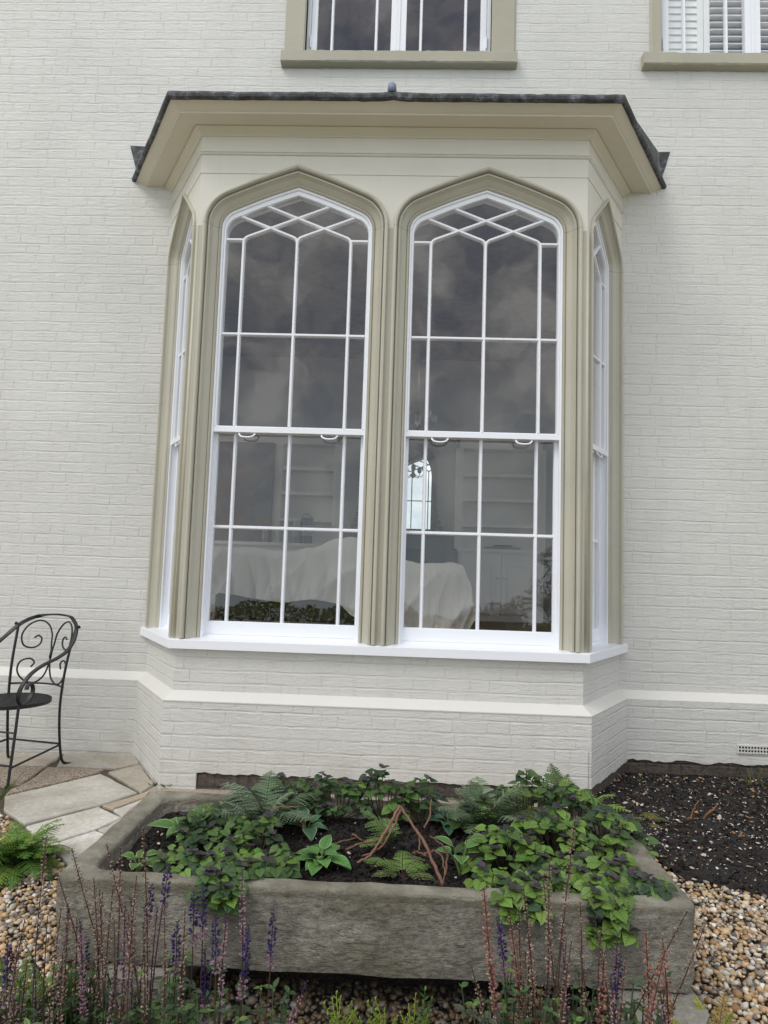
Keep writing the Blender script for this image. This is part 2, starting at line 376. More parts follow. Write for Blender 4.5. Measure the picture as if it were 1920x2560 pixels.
# ------------------------------------------------------------------ the house
FW, D, TH = 1.2464, .646, R(57)
XE = FW + D/math.tan(TH)
def plan(e, back=0.0):
    k = e*math.tan(TH/2); xe = XE + e/math.sin(TH) + back/math.tan(TH)
    return [(-xe, D+back), (-FW-k, -e), (FW+k, -e), (xe, D+back)]
def sweep(mb, prof, uv=False, mi=0, sub=1, jit=0, parts=(0, 1, 2)):
    "profile of (e, z) swept round the bay; uv in metres"
    for (e0, z0), (e1, z1) in zip(prof[:-1], prof[1:]):
        A = plan(e0); B = plan(e1)
        for i in parts:
            L0 = math.dist(A[i], A[i+1]); u0 = (0, 1.37, 4.61)[i]
            n = sub
            for k in range(n):
                t0, t1 = k/n, (k+1)/n
                def P(Q, t, z): return (Q[i][0]*(1-t)+Q[i+1][0]*t, Q[i][1]*(1-t)+Q[i+1][1]*t, z)
                u = None
                if uv: u = [(u0+L0*t0, z0), (u0+L0*t1, z0), (u0+L0*t1, z1), (u0+L0*t0, z1)]
                mb.quad(P(A, t0, z0), P(A, t1, z0), P(B, t1, z1), P(B, t0, z1), u, mi)
house = thing('house', 'cream painted brick house with a canted bay window and a lead roofed cornice', 'house')
WX0, WX1, WTOP = -7., 7., 8.2
UPW = [(-.723, .69), (1.959, 3.372)]
UZ0, UZ1 = 5.26, 6.95
def wall_grid(mb, y, holes, x0, x1, z0, z1, uv=True, flip=False):
    xs = sorted({x0, x1} | {h[0] for h in holes} | {h[1] for h in holes}); zs = sorted({z0, z1} | {h[2] for h in holes} | {h[3] for h in holes})
    for a, b in zip(xs[:-1], xs[1:]):
        for c, d_ in zip(zs[:-1], zs[1:]):
            if a < x0-1e-6 or b > x1+1e-6 or c < z0-1e-6 or d_ > z1+1e-6: continue
            mxx, mz = (a+b)/2, (c+d_)/2
            if any(h[0] < mxx < h[1] and h[2] < mz < h[3] for h in holes): continue
            q = [(a, y, c), (b, y, c), (b, y, d_), (a, y, d_)]; u = [(a+9, c), (b+9, c), (b+9, d_), (a+9, d_)]
            if flip: q = q[::-1]; u = u[::-1]
            mb.quad(*q, u if uv else None)
OPEN = (-1.56, 1.56, .70, 4.1)
holes = [OPEN] + [(a, b, UZ0-.06, UZ1) for a, b in UPW]
mb = MB(); wall_grid(mb, D, holes, WX0, WX1, .5, WTOP)
for h in holes[1:]:   # reveals
    for xx in (h[0], h[1]): mb.quad((xx, D, h[2]), (xx, D+.34, h[2]), (xx, D+.34, h[3]), (xx, D, h[3]), [(0, 0), (.34, 0), (.34, 1.6), (0, 1.6)])
    mb.quad((h[0], D, h[3]), (h[1], D, h[3]), (h[1], D+.34, h[3]), (h[0], D+.34, h[3]), [(0, 0), (1, 0), (1, .34), (0, .34)])
mb.quad((WX0, D, WTOP), (WX1, D, WTOP), (WX1, D+.34, WTOP), (WX0, D+.34, WTOP), [(0, 0)]*4)
for xx in (WX0, WX1): mb.quad((xx, D, 0), (xx, D+.34, 0), (xx, D+.34, WTOP), (xx, D, WTOP), [(0, 0)]*4)
mb.build('wall', M_wall, house)
# inner leaf
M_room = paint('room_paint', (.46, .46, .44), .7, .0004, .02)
mb = MB(); wall_grid(mb, D+.34, holes, WX0, WX1, .5, WTOP, False, True); wall_grid(mb, 5.15, [], -3.2, 3.2, .7, 4.3, False)
RX0, RX1 = -3.2, 3.2
for xx, fl in ((RX0, 1), (RX1, 0)):      # unseen openings added in both side walls to brighten the room
    for a, b, c, d_ in ((D+.34, 1.25, .7, 4.3), (4.5, 5.15, .7, 4.3), (1.25, 4.5, .7, .9), (1.25, 4.5, 4.1, 4.3)): mb.quad((xx, a, c), (xx, b, c), (xx, b, d_), (xx, a, d_))
for xx in (OPEN[0], OPEN[1]): mb.quad((xx, D-.02, .7), (xx, D+.34, .7), (xx, D+.34, 4.1), (xx, D-.02, 4.1))
mb.build('room_wall', M_room, house)
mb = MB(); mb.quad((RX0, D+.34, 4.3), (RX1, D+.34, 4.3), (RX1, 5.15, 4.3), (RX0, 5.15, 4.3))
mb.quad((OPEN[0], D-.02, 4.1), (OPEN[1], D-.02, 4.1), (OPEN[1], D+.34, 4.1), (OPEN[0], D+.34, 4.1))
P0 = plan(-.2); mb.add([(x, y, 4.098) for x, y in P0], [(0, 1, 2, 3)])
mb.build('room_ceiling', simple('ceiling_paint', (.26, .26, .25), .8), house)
M_wood = simple('floorboards', (.13, .075, .04), .45)
mb = MB(); mb.quad((RX0, D+.34, .70), (RX1, D+.34, .70), (RX1, 5.15, .70), (RX0, 5.15, .70)); mb.quad((-1.7, D-.0, .70), (1.7, D-.0, .70), (1.7, D+.34, .70), (-1.7, D+.34, .70))
P0 = plan(-.16); mb.add([(x, y, .702) for x, y in P0], [(0, 1, 2, 3)])
mb.build('room_floor', M_wood, house)
# dark rooms upstairs
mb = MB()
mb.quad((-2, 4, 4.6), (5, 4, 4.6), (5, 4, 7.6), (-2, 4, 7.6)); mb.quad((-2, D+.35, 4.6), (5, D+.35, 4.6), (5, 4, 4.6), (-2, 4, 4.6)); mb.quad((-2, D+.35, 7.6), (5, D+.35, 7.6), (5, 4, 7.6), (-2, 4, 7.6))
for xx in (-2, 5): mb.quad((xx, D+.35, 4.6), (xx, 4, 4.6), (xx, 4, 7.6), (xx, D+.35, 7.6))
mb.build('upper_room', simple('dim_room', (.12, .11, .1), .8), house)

# plinth along the house wall, ragged lower edge of the paint on the right
PY = D-.055
def ragged(mb, x0, x1, y, z0, z1, base=.085, amp=.01, n=60, T=None, u0=9):
    rr = random.Random(int(x0*100)+5); pts = []
    for i in range(n+1):
        pts.append((x0+(x1-x0)*i/n, base+rr.uniform(-amp, amp)*.6+amp*.5*math.sin(i*.6)))
    for (a, za), (b, zb) in zip(pts[:-1], pts[1:]):
        q = [(a, y, za), (b, y, zb), (b, y, z1), (a, y, z1)]
        if T: q = [T(*p) for p in q]
        mb.quad(*q, [(a+u0, za), (b+u0, zb), (b+u0, z1), (a+u0, z1)])
PB = plan(.049)
mb = MB()
xl, xr = PB[0][0]-.035, PB[3][0]+.035
mb.quad((WX0, PY, -.2), (xl+.09, PY, -.2), (xl+.09, PY, .4993), (WX0, PY, .4993), [(2, -.2), (xl+9, -.2), (xl+9, .4993), (2, .4993)])
ragged(mb, xr-.09, 3.4, PY, 0, .4993, .095)
mb.quad((3.4, PY, .09), (WX1, PY, .09), (WX1, PY, .4993), (3.4, PY, .4993), [(12, .09), (16, .09), (16, .4993), (12, .4993)])
# bay plinth (front: the paint starts one course up right of x=-1.05)
L_, A_, B_, R_ = PB
def edge_T(p, q):
    ux = ((q[0]-p[0]), (q[1]-p[1])); l = math.hypot(*ux); ux = (ux[0]/l, ux[1]/l)
    return l, (lambda u, y, z: (p[0]+ux[0]*u-ux[1]*y, p[1]+ux[1]*u+ux[0]*y, z))
l, T = edge_T(L_, A_); mb.quad(T(-.02, 0, -.2), T(l, 0, -.2), T(l, 0, .4993), T(-.02, 0, .4993), [(0, -.2), (l, -.2), (l, .4993), (0, .4993)])
l, T = edge_T(A_, B_); s0 = -1.05-A_[0]
mb.quad(T(0, 0, -.2), T(s0, 0, -.2), T(s0, 0, .4993), T(0, 0, .4993), [(0+1.37, -.2), (s0+1.37, -.2), (s0+1.37, .4993), (1.37, .4993)])
mb.quad(T(s0, 0, -.2), T(s0, .03, -.2), T(s0, .03, .085), T(s0, 0, .085), [(0, 0), (.03, 0), (.03, .085), (0, .085)])
ragged(mb, s0, l, 0, 0, .4993, .085, .007, 90, T, 1.37)
l, T = edge_T(B_, R_); ragged(mb, 0, l+.02, 0, 0, .4993, .085, .008, 30, T, 4.61)
mb.build('plinth', M_wall, house)
mb = MB()
mb.quad((WX0, PY, .4993), (xl+.12, PY, .4993), (xl+.12, D+.001, .5523), (WX0, D+.001, .5523)); mb.quad((xr-.12, PY, .4993), (WX1, PY, .4993), (WX1, D+.001, .5523), (xr-.12, D+.001, .5523))
sweep(mb, [(.049, .4993), (.0525, .497), (.0525, .503), (-.0132, .5523)])
mb.build('plinth_cap', M_chamf, house)
mb = MB()
l, T = edge_T(A_, B_); mb.quad(T(.1, .012, -.25), T(l, .012, -.25), T(l, .012, .3), T(.1, .012, .3), [(0, -.25), (l, -.25), (l, .3), (0, .3)])
l, T = edge_T(B_, R_); mb.quad(T(-.012, .012, -.25), T(l, .012, -.25), T(l, .012, .3), T(-.012, .012, .3), [(0, -.25), (l, -.25), (l, .3), (0, .3)])
mb.quad((xr-.2, PY+.012, -.25), (WX1, PY+.012, -.25), (WX1, PY+.012, .3), (xr-.2, PY+.012, .3), [(0, -.25), (5, -.25), (5, .3), (0, .3)])
mb.build('footing', M_raw, house)
mb = MB(); sweep(mb, [(-.0132, .5523), (-.0132, .812)], True)
mb.build('bay_wall', M_wall, house)
# sill
mb = MB(); sweep(mb, [(-.02, .8065), (.037, .8069), (.037, .8585), (.034, .8607), (-.10, .8725), (-.2, .874)])
mb.build('window_sill', M_white, house)

# faces of the bay: local frames (u to the viewer's right, w inward, z up)
cs, sn = math.cos(TH), math.sin(TH)
SL = D/sn
def T_front(cx): return lambda u, w_, z: (cx+u, w_, z)
def T_left(cu): return lambda u, w_, z: (-XE+(cu+u)*cs+w_*sn, D-(cu+u)*sn+w_*cs, z)
def T_right(cu): return lambda u, w_, z: (FW+(cu+u)*cs-w_*sn, (cu+u)*sn+w_*cs, z)
ZS = 3.51
def arch(hw, r, al, apex, n=8):
    "right half from springing to apex; apex = total rise"
    ph = PI/2-al; cx = hw-r
    zo = apex - (r*math.sin(ph)+(hw-r+r*math.cos(ph))*math.tan(al))
    pts = [(cx+r*math.cos(ph*i/n), ZS+zo+r*math.sin(ph*i/n)) for i in range(n+1)]
    ex, ez = pts[-1]
    for k in range(1, 5):
        t = k/5; bow = .008*math.sin(PI*t)*(ex/.5)
        pts.append((ex*(1-t), ez+(ZS+apex-ez)*t+bow))
    pts.append((0, ZS+apex)); return pts
class Win:
    def __init__(s, T, hw, al, r, sb, name):
        s.T, s.hw, s.al, s.r, s.sb, s.name = T, hw, al, r, sb, name    # hw: outer half width of the surround
        s.rise = .401
    def half(s, off, n=8, drop=0):
        h = s.hw-off; return arch(h, max(.012, s.r-off), s.al, s.rise-off/math.cos(s.al)-drop, n)
    def loop(s, off, z0, n=8, drop=0):
        a = s.half(off, n, drop); h = s.hw-off
        return [(h, z0)]+a+[(-x, z) for x, z in a[-2::-1]]+[(-h, z0)]
def ringsweep(mb, win, prof, z0):
    "prof of (off, w[, drop]): off inwards from the outer edge, w depth"
    loops = [[win.T(x, q[1], z) for x, z in win.loop(q[0], z0, 8, q[2] if len(q) > 2 else 0)] for q in prof]
    n = len(loops[0])
    for A, B in zip(loops[:-1], loops[1:]):
        for i in range(n-1): mb.quad(A[i+1], A[i], B[i], B[i+1])
wins = [Win(T_front(-.6144), .598, R(21.5), .235, .76, 'front'), Win(T_front(.6144), .598, R(21.5), .235, .76, 'front'),
        Win(T_left(SL-.40), .35, R(42), .19, .62, 'side'), Win(T_right(.40), .35, R(42), .19, .62, 'side')]
# spandrels and piers
mb = MB(); ZT = 3.86
for wn_ in wins:
    a = wn_.half(.004, 8); pts = a+[(-x, z) for x, z in a[-2::-1]]
    for (x0, z0_), (x1, z1_) in zip(pts[:-1], pts[1:]):
        mb.quad(wn_.T(x1, 0, z1_), wn_.T(x0, 0, z0_), wn_.T(x0, 0, ZT+.1), wn_.T(x1, 0, ZT+.1))
def pier(T, u0, u1, z0=3.5, z1=ZT+.1): mb.quad(T(u0, 0, z0), T(u1, 0, z0), T(u1, 0, z1), T(u0, 0, z1))
Tf = T_front(0); Tl = T_left(0); Tr = T_right(0)
PIERS = [(Tf, -FW, -.6144-.594), (Tf, -.0204, .0204), (Tf, .6144+.594, FW), (Tl, -.03, SL-.40-.346), (Tl, SL-.40+.346, SL), (Tr, 0, .40-.346), (Tr, .40+.346, SL+.03)]
for p_ in PIERS: pier(*p_)
# lowest frieze board, cut round the hoods
for wn_, ua, ub in ((wins[0], -FW+.6144-.002, .6144), (wins[1], -.6144, FW-.6144+.002), (wins[2], -(SL-.40)-.03, .40+.002), (wins[3], -.402, SL-.40+.03)):
    a = wn_.half(.004, 8); hw_ = a[0][0]
    us = sorted({ua, ub, -hw_, hw_} | {x for x, z in a} | {-x for x, z in a}); us = [u for u in us if ua <= u <= ub]
    def zb_(u):
        x = abs(u)
        if x >= hw_: return 3.853
        for (xa, za), (xb, zb) in zip(a[:-1], a[1:]):
            if xb <= x <= xa: return max(3.853, za+(zb-za)*(xa-x)/max(1e-9, xa-xb))
        return max(3.853, a[-1][1])
    extra = []
    for u0_, u1_ in zip(us[:-1], us[1:]): extra += [u0_+(u1_-u0_)*k/4 for k in range(4)]
    us = extra+[us[-1]]
    for u0_, u1_ in zip(us[:-1], us[1:]):
        mb.quad(wn_.T(u0_, -.004, zb_(u0_)), wn_.T(u1_, -.004, zb_(u1_)), wn_.T(u1_, -.004, 3.9755), wn_.T(u0_, -.004, 3.9755))
        mb.quad(wn_.T(u0_, 0, zb_(u0_)), wn_.T(u1_, 0, zb_(u1_)), wn_.T(u1_, -.004, zb_(u1_)), wn_.T(u0_, -.004, zb_(u0_)))
mb.build('bay_facing', M_frieze, house)
mb = MB()
for p_ in PIERS: pier(p_[0], p_[1], p_[2], .84, 3.5)
mb.build('pier', M_stone, house)
mb = MB(); sweep(mb, [(.004, 3.975), (.012, 3.977), (.016, 3.982), (.0145, 3.9875), (.009, 3.989), (.009, 3.9915), (.0145, 3.993), (.016, 3.997), (.0135, 4.002), (.0065, 4.004), (.0065, 4.104)])
mb.build('frieze', M_frieze, house)
mb = MB(); sweep(mb, [(.0065, 4.102), (.013, 4.102), (.014, 4.108), (.024, 4.116), (.040, 4.126), (.054, 4.134), (.060, 4.139), (.060, 4.146), (.0685, 4.146), (.0685, 4.141), (.172, 4.139), (.1765, 4.137), (.181, 4.139), (.182, 4.146), (.196, 4.152), (.236, 4.176), (.252, 4.180), (.252, 4.20), (.0, 4.21)])
mb.build('cornice', M_corn, house)
# lead roof: rolled edge, sloping sheet, centre roll, flashings
mb = MB()
def leadpt(i, t, e, z):
    A = plan(e); return Vector((A[i][0]*(1-t)+A[i+1][0]*t, A[i][1]*(1-t)+A[i+1][1]*t, z))
sect = [(.246, 4.176), (.263, 4.174), (.272, 4.184), (.275, 4.20), (.270, 4.216), (.258, 4.226), (.235, 4.230)]
rr = random.Random(3)
for i, n in ((0, 14), (1, 60), (2, 14)):
    offs = [(rr.gauss(0, .0013), rr.gauss(0, .0016)) for _ in range(n+1)]
    bump_ = [math.exp(-((k/n-.497)/.012)**2)*.008 if i == 1 else 0 for k in range(n+1)]
    for k in range(n):
        for (e0, z0), (e1, z1) in zip(sect[:-1], sect[1:]):
            def q(kk, e_, z_): return leadpt(i, kk/n, e_+(0 if kk in (0, n) else offs[kk][0])+bump_[kk], z_+(0 if kk in (0, n) else offs[kk][1])*(z_ > 4.19)+bump_[kk]*.6)
            mb.quad(q(k, e0, z0), q(k+1, e0, z0), q(k+1, e1, z1), q(k, e1, z1))
top = [(-1.95, D, 4.44), (-.9, D, 4.47), (.9, D, 4.47), (1.95, D, 4.44)]
E0 = [(x, y, 4.230) for x, y in plan(.235)]
for i in range(3): mb.quad(E0[i], E0[i+1], top[i+1], top[i])
mb.build('bay_roof', M_lead, house, smooth=True, angle=50)
mb = MB()
mb.tube([(-.012, -.262, 4.222), (-.012, -.262, 4.262), (-.012, -.235, 4.268), (-.012, -.1, 4.30), (-.012, D, 4.50)], .03, 12, rr=[.026, .027, .027, .027, .027])
mb.build('lead_roll', simple('pale_lead', (.22, .25, .33), .6, 0, .006, 40), house, smooth=True)
for s_ in (-1, 1):
    mb = MB(); yb = D-.004; a = [(s_*1.86, 4.455), (s_*2.02, 4.462), (s_*1.99, 4.36), (s_*1.93, 4.17), (s_*1.86, 4.17)]
    if s_ < 0: a = a[::-1]
    f = [(x, yb, z) for x, z in a]; bk = [(x, D+.002, z) for x, z in a]
    mb.add(f+bk, [(0, 1, 2, 3, 4)]+[(i, i+5, (i+1) % 5+5, (i+1) % 5) for i in range(5)])
    mb.build('lead_flashing', M_lead, house)

# window surrounds, one per opening
PROF_F = [(0, .004), (0, -.018), (.005, -.026), (.015, -.028), (.022, -.024), (.025, -.010), (.026, .012), (.031, .013), (.032, -.002), (.044, -.003), (.046, .006), (.050, .012), (.056, .024), (.086, .050), (.0865, .058), (.090, .046), (.098, .042), (.103, .050), (.105, .062), (.112, .072), (.1125, .20)]
GH = .4643
for wn_ in wins:
    k_ = 1 if wn_.name == 'front' else .76
    mb = MB(); ringsweep(mb, wn_, [(a*k_, b*k_ if b < .15 else b) for a, b in PROF_F], .866)
    mb.build('window_surround', M_stone, house, smooth=True, angle=28)
# a slim bead running up both bay corners
for s_ in (-1, 1):
    mb = MB(); mb.tube([(s_*(FW+.001), .006, .866), (s_*(FW+.001), .006, 3.5)], .011, 10)
    mb.build('corner_bead', M_stone, house, smooth=True)

def bar(mb, T, path, wf, wb, y0, y1):
    "moulded glazing bar: trapezoid section, narrow face outward"
    P = [Vector(p) for p in path]; m = len(P); vv = []
    for i, p in enumerate(P):
        d = (P[min(i+1, m-1)]-P[max(i-1, 0)]).normalized(); n_ = Vector((-d.y, d.x))
        if 0 < i < m-1:
            d1 = (P[i]-P[i-1]).normalized(); k = max(.5, d.dot(d1)); n_ = n_/k
        for s_, w_, y in ((-1, wb, y1), (-1, wb, (y0+y1)/2+.002), (-1, wf*1.5, y0+.004), (-1, wf, y0), (1, wf, y0), (1, wf*1.5, y0+.004), (1, wb, (y0+y1)/2+.002), (1, wb, y1)):
            q = p+n_*s_*w_; vv.append(T(q.x, y, q.y))
    fs = [(i*8+k, i*8+(k+1) % 8, i*8+8+(k+1) % 8, i*8+8+k) for i in range(m-1) for k in range(8)]
    fs += [tuple(range(7, -1, -1)), tuple((m-1)*8+k for k in range(8))]
    mb.add(vv, fs)
def fillet(a, c, b, r, n=5):
    "rounded corner at c between a and b"
    a, c, b = Vector(a), Vector(c), Vector(b); d1 = (a-c).normalized(); d2 = (b-c).normalized()
    p1, p2 = c+d1*r, c+d2*r; out_ = []
    for i in range(n+1):
        t = i/n; out_.append(tuple(p1*(1-t)**2+c*2*t*(1-t)+p2*t*t))
    return out_
ZGB, ZML, ZGT, ZUO, ZUB, ZMU = .9632, 1.562, 2.1653, 2.1664, 2.2035, 2.8143
DR = .018
for wi, wn_ in enumerate(wins):
    T = wn_.T; k0 = .112 if wn_.name == 'front' else .085; go = wn_.hw-GH if wn_.name == 'front' else .112
    gh = wn_.hw-go
    sw_ = thing('sash_window', '', '') if False else None
    # box frame (lining) = the sash_window part; sashes, pane and lifts are its sub-parts
    mb = MB()
    ringsweep(mb, wn_, [(k0-.006, .058), (k0+.004, .060), (k0+.006, .066), (k0+.006, .070)], .866)
    ringsweep(mb, wn_, [(k0+.002, .068), (k0+.002, .20)], .866)
    hx = wn_.hw-k0
    mb.box(-hx, hx, .10, .2, .866, .885, T)
    # cill-level apron in front of the lower sash
    win_o = mb.build('sash_window', M_white, house)
    # upper sash (outer plane)
    mb = MB(); y0, y1 = .070, .108
    ringsweep(mb, wn_, [(k0+.0005, y0+.002), (go-.004, y0, DR), (go, y0+.012, DR), (go, y0+.020, DR), (go+.001, y1, DR)], ZUB-.001)
    mb.box(-hx+.001, hx-.001, y0-.003, y1, ZUO, ZUB-.004, T); mb.box(-gh-.002, gh+.002, y0+.006, y1, ZUB-.004, ZUB+.003, T)
    al = wn_.al; ta = math.tan(al); sbx = wn_.sb*gh; zj = 3.462 if wn_.name == 'front' else 3.40
    a_in = wn_.half(go, 8, DR)
    def roof(x):   # height of glass edge arch at |x|
        x = abs(x)
        for (xa, za), (xb, zb) in zip(a_in[:-1], a_in[1:]):
            if xb <= x <= xa: return za+(zb-za)*(xa-x)/max(1e-9, xa-xb)
        return a_in[-1][1]
    wf, wb = .0052, .0115; by0, by1 = y0+.006, y1-.002
    bar(mb, T, [(-gh, ZMU), (gh, ZMU)], wf, wb, by0+.0006, by1)
    def diag(x0, sgn, dy, fromz):
        "vertical stem up to fromz, fillet, then slope until it meets the arch"
        x = x0; z = fromz; st = .004
        while abs(x) < gh-.002 and z < roof(x)+.012 and abs(x) < gh: x += sgn*st; z += st*ta
        up = fillet((x0, fromz-.2), (x0, fromz), (x0+sgn*.2, fromz+.2*ta), .032)
        bar(mb, T, [(x0, fromz-.05)]+up+[(x, z)], wf, wb, by0+dy, by1)
    if wn_.name == 'front':
        for x0 in (-sbx, 0, sbx): bar(mb, T, [(x0, ZUB), (x0, zj-.045)], wf, wb, by0, by1)
        diag(-sbx, 1, .0004, zj); diag(0, 1, .0009, zj); diag(sbx, -1, .0013, zj); diag(0, -1, .0017, zj)
    else:
        for x0 in (-sbx, sbx): bar(mb, T, [(x0, ZUB), (x0, zj-.045)], wf, wb, by0, by1)
        diag(-sbx, 1, .0004, zj); diag(sbx, -1, .0013, zj)
    for s_ in (-1, 1): bar(mb, T, [(s_*gh, zj-.012), (s_*sbx, zj-.012)], wf, wb, by0+.001, by1)
    us = mb.build('upper_sash', M_white, win_o)
    # lower sash (inner plane)
    mb = MB(); y0, y1 = .112, .150; g2 = gh-.004 if wn_.name != 'front' else GH
    for s_ in (-1, 1):
        xa, xb = sorted((s_*g2, s_*(hx+.0-.002))); mb.box(xa, xb, y0, y1, .884, 2.206, T)
        xa, xb = sorted((s_*(g2-.0035), s_*g2)); mb.box(xa, xb, y0+.010, y1, ZGB, 2.17, T)
    mb.box(-g2, g2, y0-.0002, y1-.001, .886, ZGB, T); mb.box(-g2, g2, y0+.001, y1-.001, ZGT, 2.205, T); mb.box(-g2, g2, y0+.010, y1-.003, ZGB, ZGB+.004, T)
    by0, by1 = y0+.008, y1-.004; xs_ = (-sbx, 0, sbx) if wn_.name == 'front' else (-sbx, sbx)
    bar(mb, T, [(-g2, ZML), (g2, ZML)], wf, wb, by0+.0006, by1)
    for x0 in xs_: bar(mb, T, [(x0, ZGB), (x0, ZGT)], wf, wb, by0, by1)
    ls = mb.build('lower_sash', M_white, win_o)
    # panes
    mb = MB(); lp = wn_.loop(go-.006, ZUB-.006, 8, DR); mb.add([T(x, .094, z) for x, z in lp], [tuple(range(len(lp)))])
    mb.build('glass_pane', M_glass, win_o)
    mb = MB(); mb.add([T(-g2-.005, .135, ZGB-.005), T(g2+.005, .135, ZGB-.005), T(g2+.005, .135, ZGT+.005), T(-g2-.005, .135, ZGT+.005)], [(0, 1, 2, 3)])
    mb.build('glass_pane', M_glass, win_o)
    # D-shaped lifts under the upper sash's bottom rail
    hs = (-.266, .262) if wn_.name == 'front' else (-.1, .1)
    for hxx in hs:
        mb = MB(); a = .05; pts = [(-a, .0, 0), (-a, -.006, -.004), (-a, -.012, -.013), (-a+.012, -.018, -.026), (-a+.03, -.02, -.031), (0, -.0205, -.0325), (a-.03, -.02, -.031), (a-.012, -.018, -.026), (a, -.012, -.013), (a, -.006, -.004), (a, 0, 0)]
        mb.tube([T(hxx+x, .085+y, ZUO+z) for x, y, z in pts], .0056, 8)
        for sx in (-1, 1): mb.box(hxx+sx*(a+.006)-.014, hxx+sx*(a+.006)+.014, .072, .1, ZUO-.002, ZUO+.0005, T)
        mb.build('sash_lift', M_white, win_o, smooth=True, angle=40)

# upper windows
def bevbox(mb, x0, x1, y0, y1, z0, z1, b=.008, rough=0):
    "box whose front edges are chamfered"
    f = [(x0+b, y0, z0+b), (x1-b, y0, z0+b), (x1-b, y0, z1-b), (x0+b, y0, z1-b)]
    m_ = [(x0, y0+b, z0), (x1, y0+b, z0), (x1, y0+b, z1), (x0, y0+b, z1)]
    k_ = [(x0, y1, z0), (x1, y1, z0), (x1, y1, z1), (x0, y1, z1)]
    fs = [(0, 1, 2, 3)]+[(4+i, 4+(i+1) % 4, (i+1) % 4, i) for i in range(4)]+[(8+i, 8+(i+1) % 4, 4+(i+1) % 4, 4+i) for i in range(4)]+[(11, 10, 9, 8)]
    mb.add(f+m_+k_, fs)
for wi, (xa, xb, ja, jb, sa, sb_) in enumerate(((-.723, .69, -.879, .869, -.894, .8795), (1.959, 3.372, 1.875, 3.50, 1.8101, 3.62))):
    mb = MB()
    bevbox(mb, ja, xa, D-.02, D+.05, 5.204, UZ1+.12, .01); bevbox(mb, xb, jb, D-.02, D+.05, 5.204, UZ1+.12, .01); bevbox(mb, xa-.001, xb+.001, D-.018, D+.05, UZ1-.02, UZ1+.118, .01)
    # the inner return of the surround
    mb.box(xa-.003, xa, D+.049, D+.1, 5.204, UZ1); mb.box(xb, xb+.003, D+.049, D+.1, 5.204, UZ1)
    cw_ = mb.build('casement_window', M_upst, house)
    mb = MB(); n = 40; rr = random.Random(wi)
    sect = [(D-.0, 5.206), (D-.054, 5.203), (D-.062, 5.196), (D-.062, 5.118), (D-.055, 5.109), (D-.03, 5.102), (D+.01, 5.098)]
    rows = [[(sa+(sb_-sa)*k/n, y+rr.gauss(0, .0008), z+rr.gauss(0, .0015)) for k in range(n+1)] for y, z in sect]
    for A, B in zip(rows[:-1], rows[1:]):
        for k in range(n): mb.quad(A[k], B[k], B[k+1], A[k+1])
    for k in (0, n): mb.add([r[k] for r in rows], [tuple(range(len(rows)))])
    mb.build('sill', M_upst, cw_, smooth=True, angle=35)
    yf = D+.055; c = (xa+xb)/2
    mb = MB(); mb.box(xa, xa+.03, yf, yf+.07, 5.206, UZ1); mb.box(xb-.03, xb, yf, yf+.07, 5.206, UZ1); mb.box(xa+.03, xb-.03, yf+.001, yf+.07, 5.206, 5.225)
    mb.box(c-.012, c+.012, yf-.004, yf+.05, 5.226, UZ1)
    for s_ in (-1, 1):
        x0, x1 = (xa+.033, c-.013) if s_ < 0 else (c+.013, xb-.033)
        y_ = yf+.003
        mb.box(x0, x0+.045, y_, y_+.045, 5.228, UZ1); mb.box(x1-.045, x1, y_, y_+.045, 5.228, UZ1); mb.box(x0+.045, x1-.045, y_+.001, y_+.045, 5.228, 5.268)
        gx0, gx1 = x0+.045, x1-.045; fr_ = (.20, .80) if wi == 0 else (.215, .77)
        for f_ in fr_:
            xx = gx0+(gx1-gx0)*f_; bar(mb, lambda u, w_, z: (u, w_, z), [(xx, 5.268), (xx, UZ1)], .006, .012, y_+.008, y_+.04)
        mb.tube([(x0-.002 if s_ < 0 else x1+.002, yf-.008, 5.31), (x0-.002 if s_ < 0 else x1+.002, yf-.008, 5.40)], .007, 8)
    mb.build('frame', M_white, cw_)
    mb = MB(); mb.quad((xa+.04, yf+.03, 5.25), (xb-.04, yf+.03, 5.25), (xb-.04, yf+.03, UZ1), (xa+.04, yf+.03, UZ1)); mb.build('glass_pane', M_glass, cw_)
    if wi == 1:
        ys = D+.118
        M_sh = paint('shutter_white', (.9, .93, .93), .4, .0002, .01)
        edges = [2.0, 2.325, 2.675, 3.0, 3.34]
        for pi, (x0, x1) in enumerate(zip(edges[:-1], edges[1:])):
            mb = MB(); x0 += .002; x1 -= .002
            mb.box(x0, x0+.045, ys, ys+.03, 5.215, UZ1); mb.box(x1-.045, x1, ys, ys+.03, 5.215, UZ1); mb.box(x0+.045, x1-.045, ys+.001, ys+.029, 5.215, 5.275)
            z = 5.30; tilt = R(78) if pi in (0, 3) else R(14)
            while z < UZ1-.03:
                cyy, h = ys+.015, .034
                dz, dy = math.sin(tilt)*h, math.cos(tilt)*h
                q = [(x0+.045, cyy-dy, z-dz), (x1-.045, cyy-dy, z-dz), (x1-.045, cyy+dy, z+dz), (x0+.045, cyy+dy, z+dz)]
                nz = (math.cos(tilt)*.004, math.sin(tilt)*.004)
                q2 = [(a, b-nz[1], c_+nz[0]) for a, b, c_ in q]; q1 = [(a, b+nz[1], c_-nz[0]) for a, b, c_ in q]
                mb.add(q1+q2, [(3, 2, 1, 0), (4, 5, 6, 7), (0, 1, 5, 4), (1, 2, 6, 5), (2, 3, 7, 6), (3, 0, 4, 7)])
                z += .058
            mb.build('shutter', M_sh, cw_)
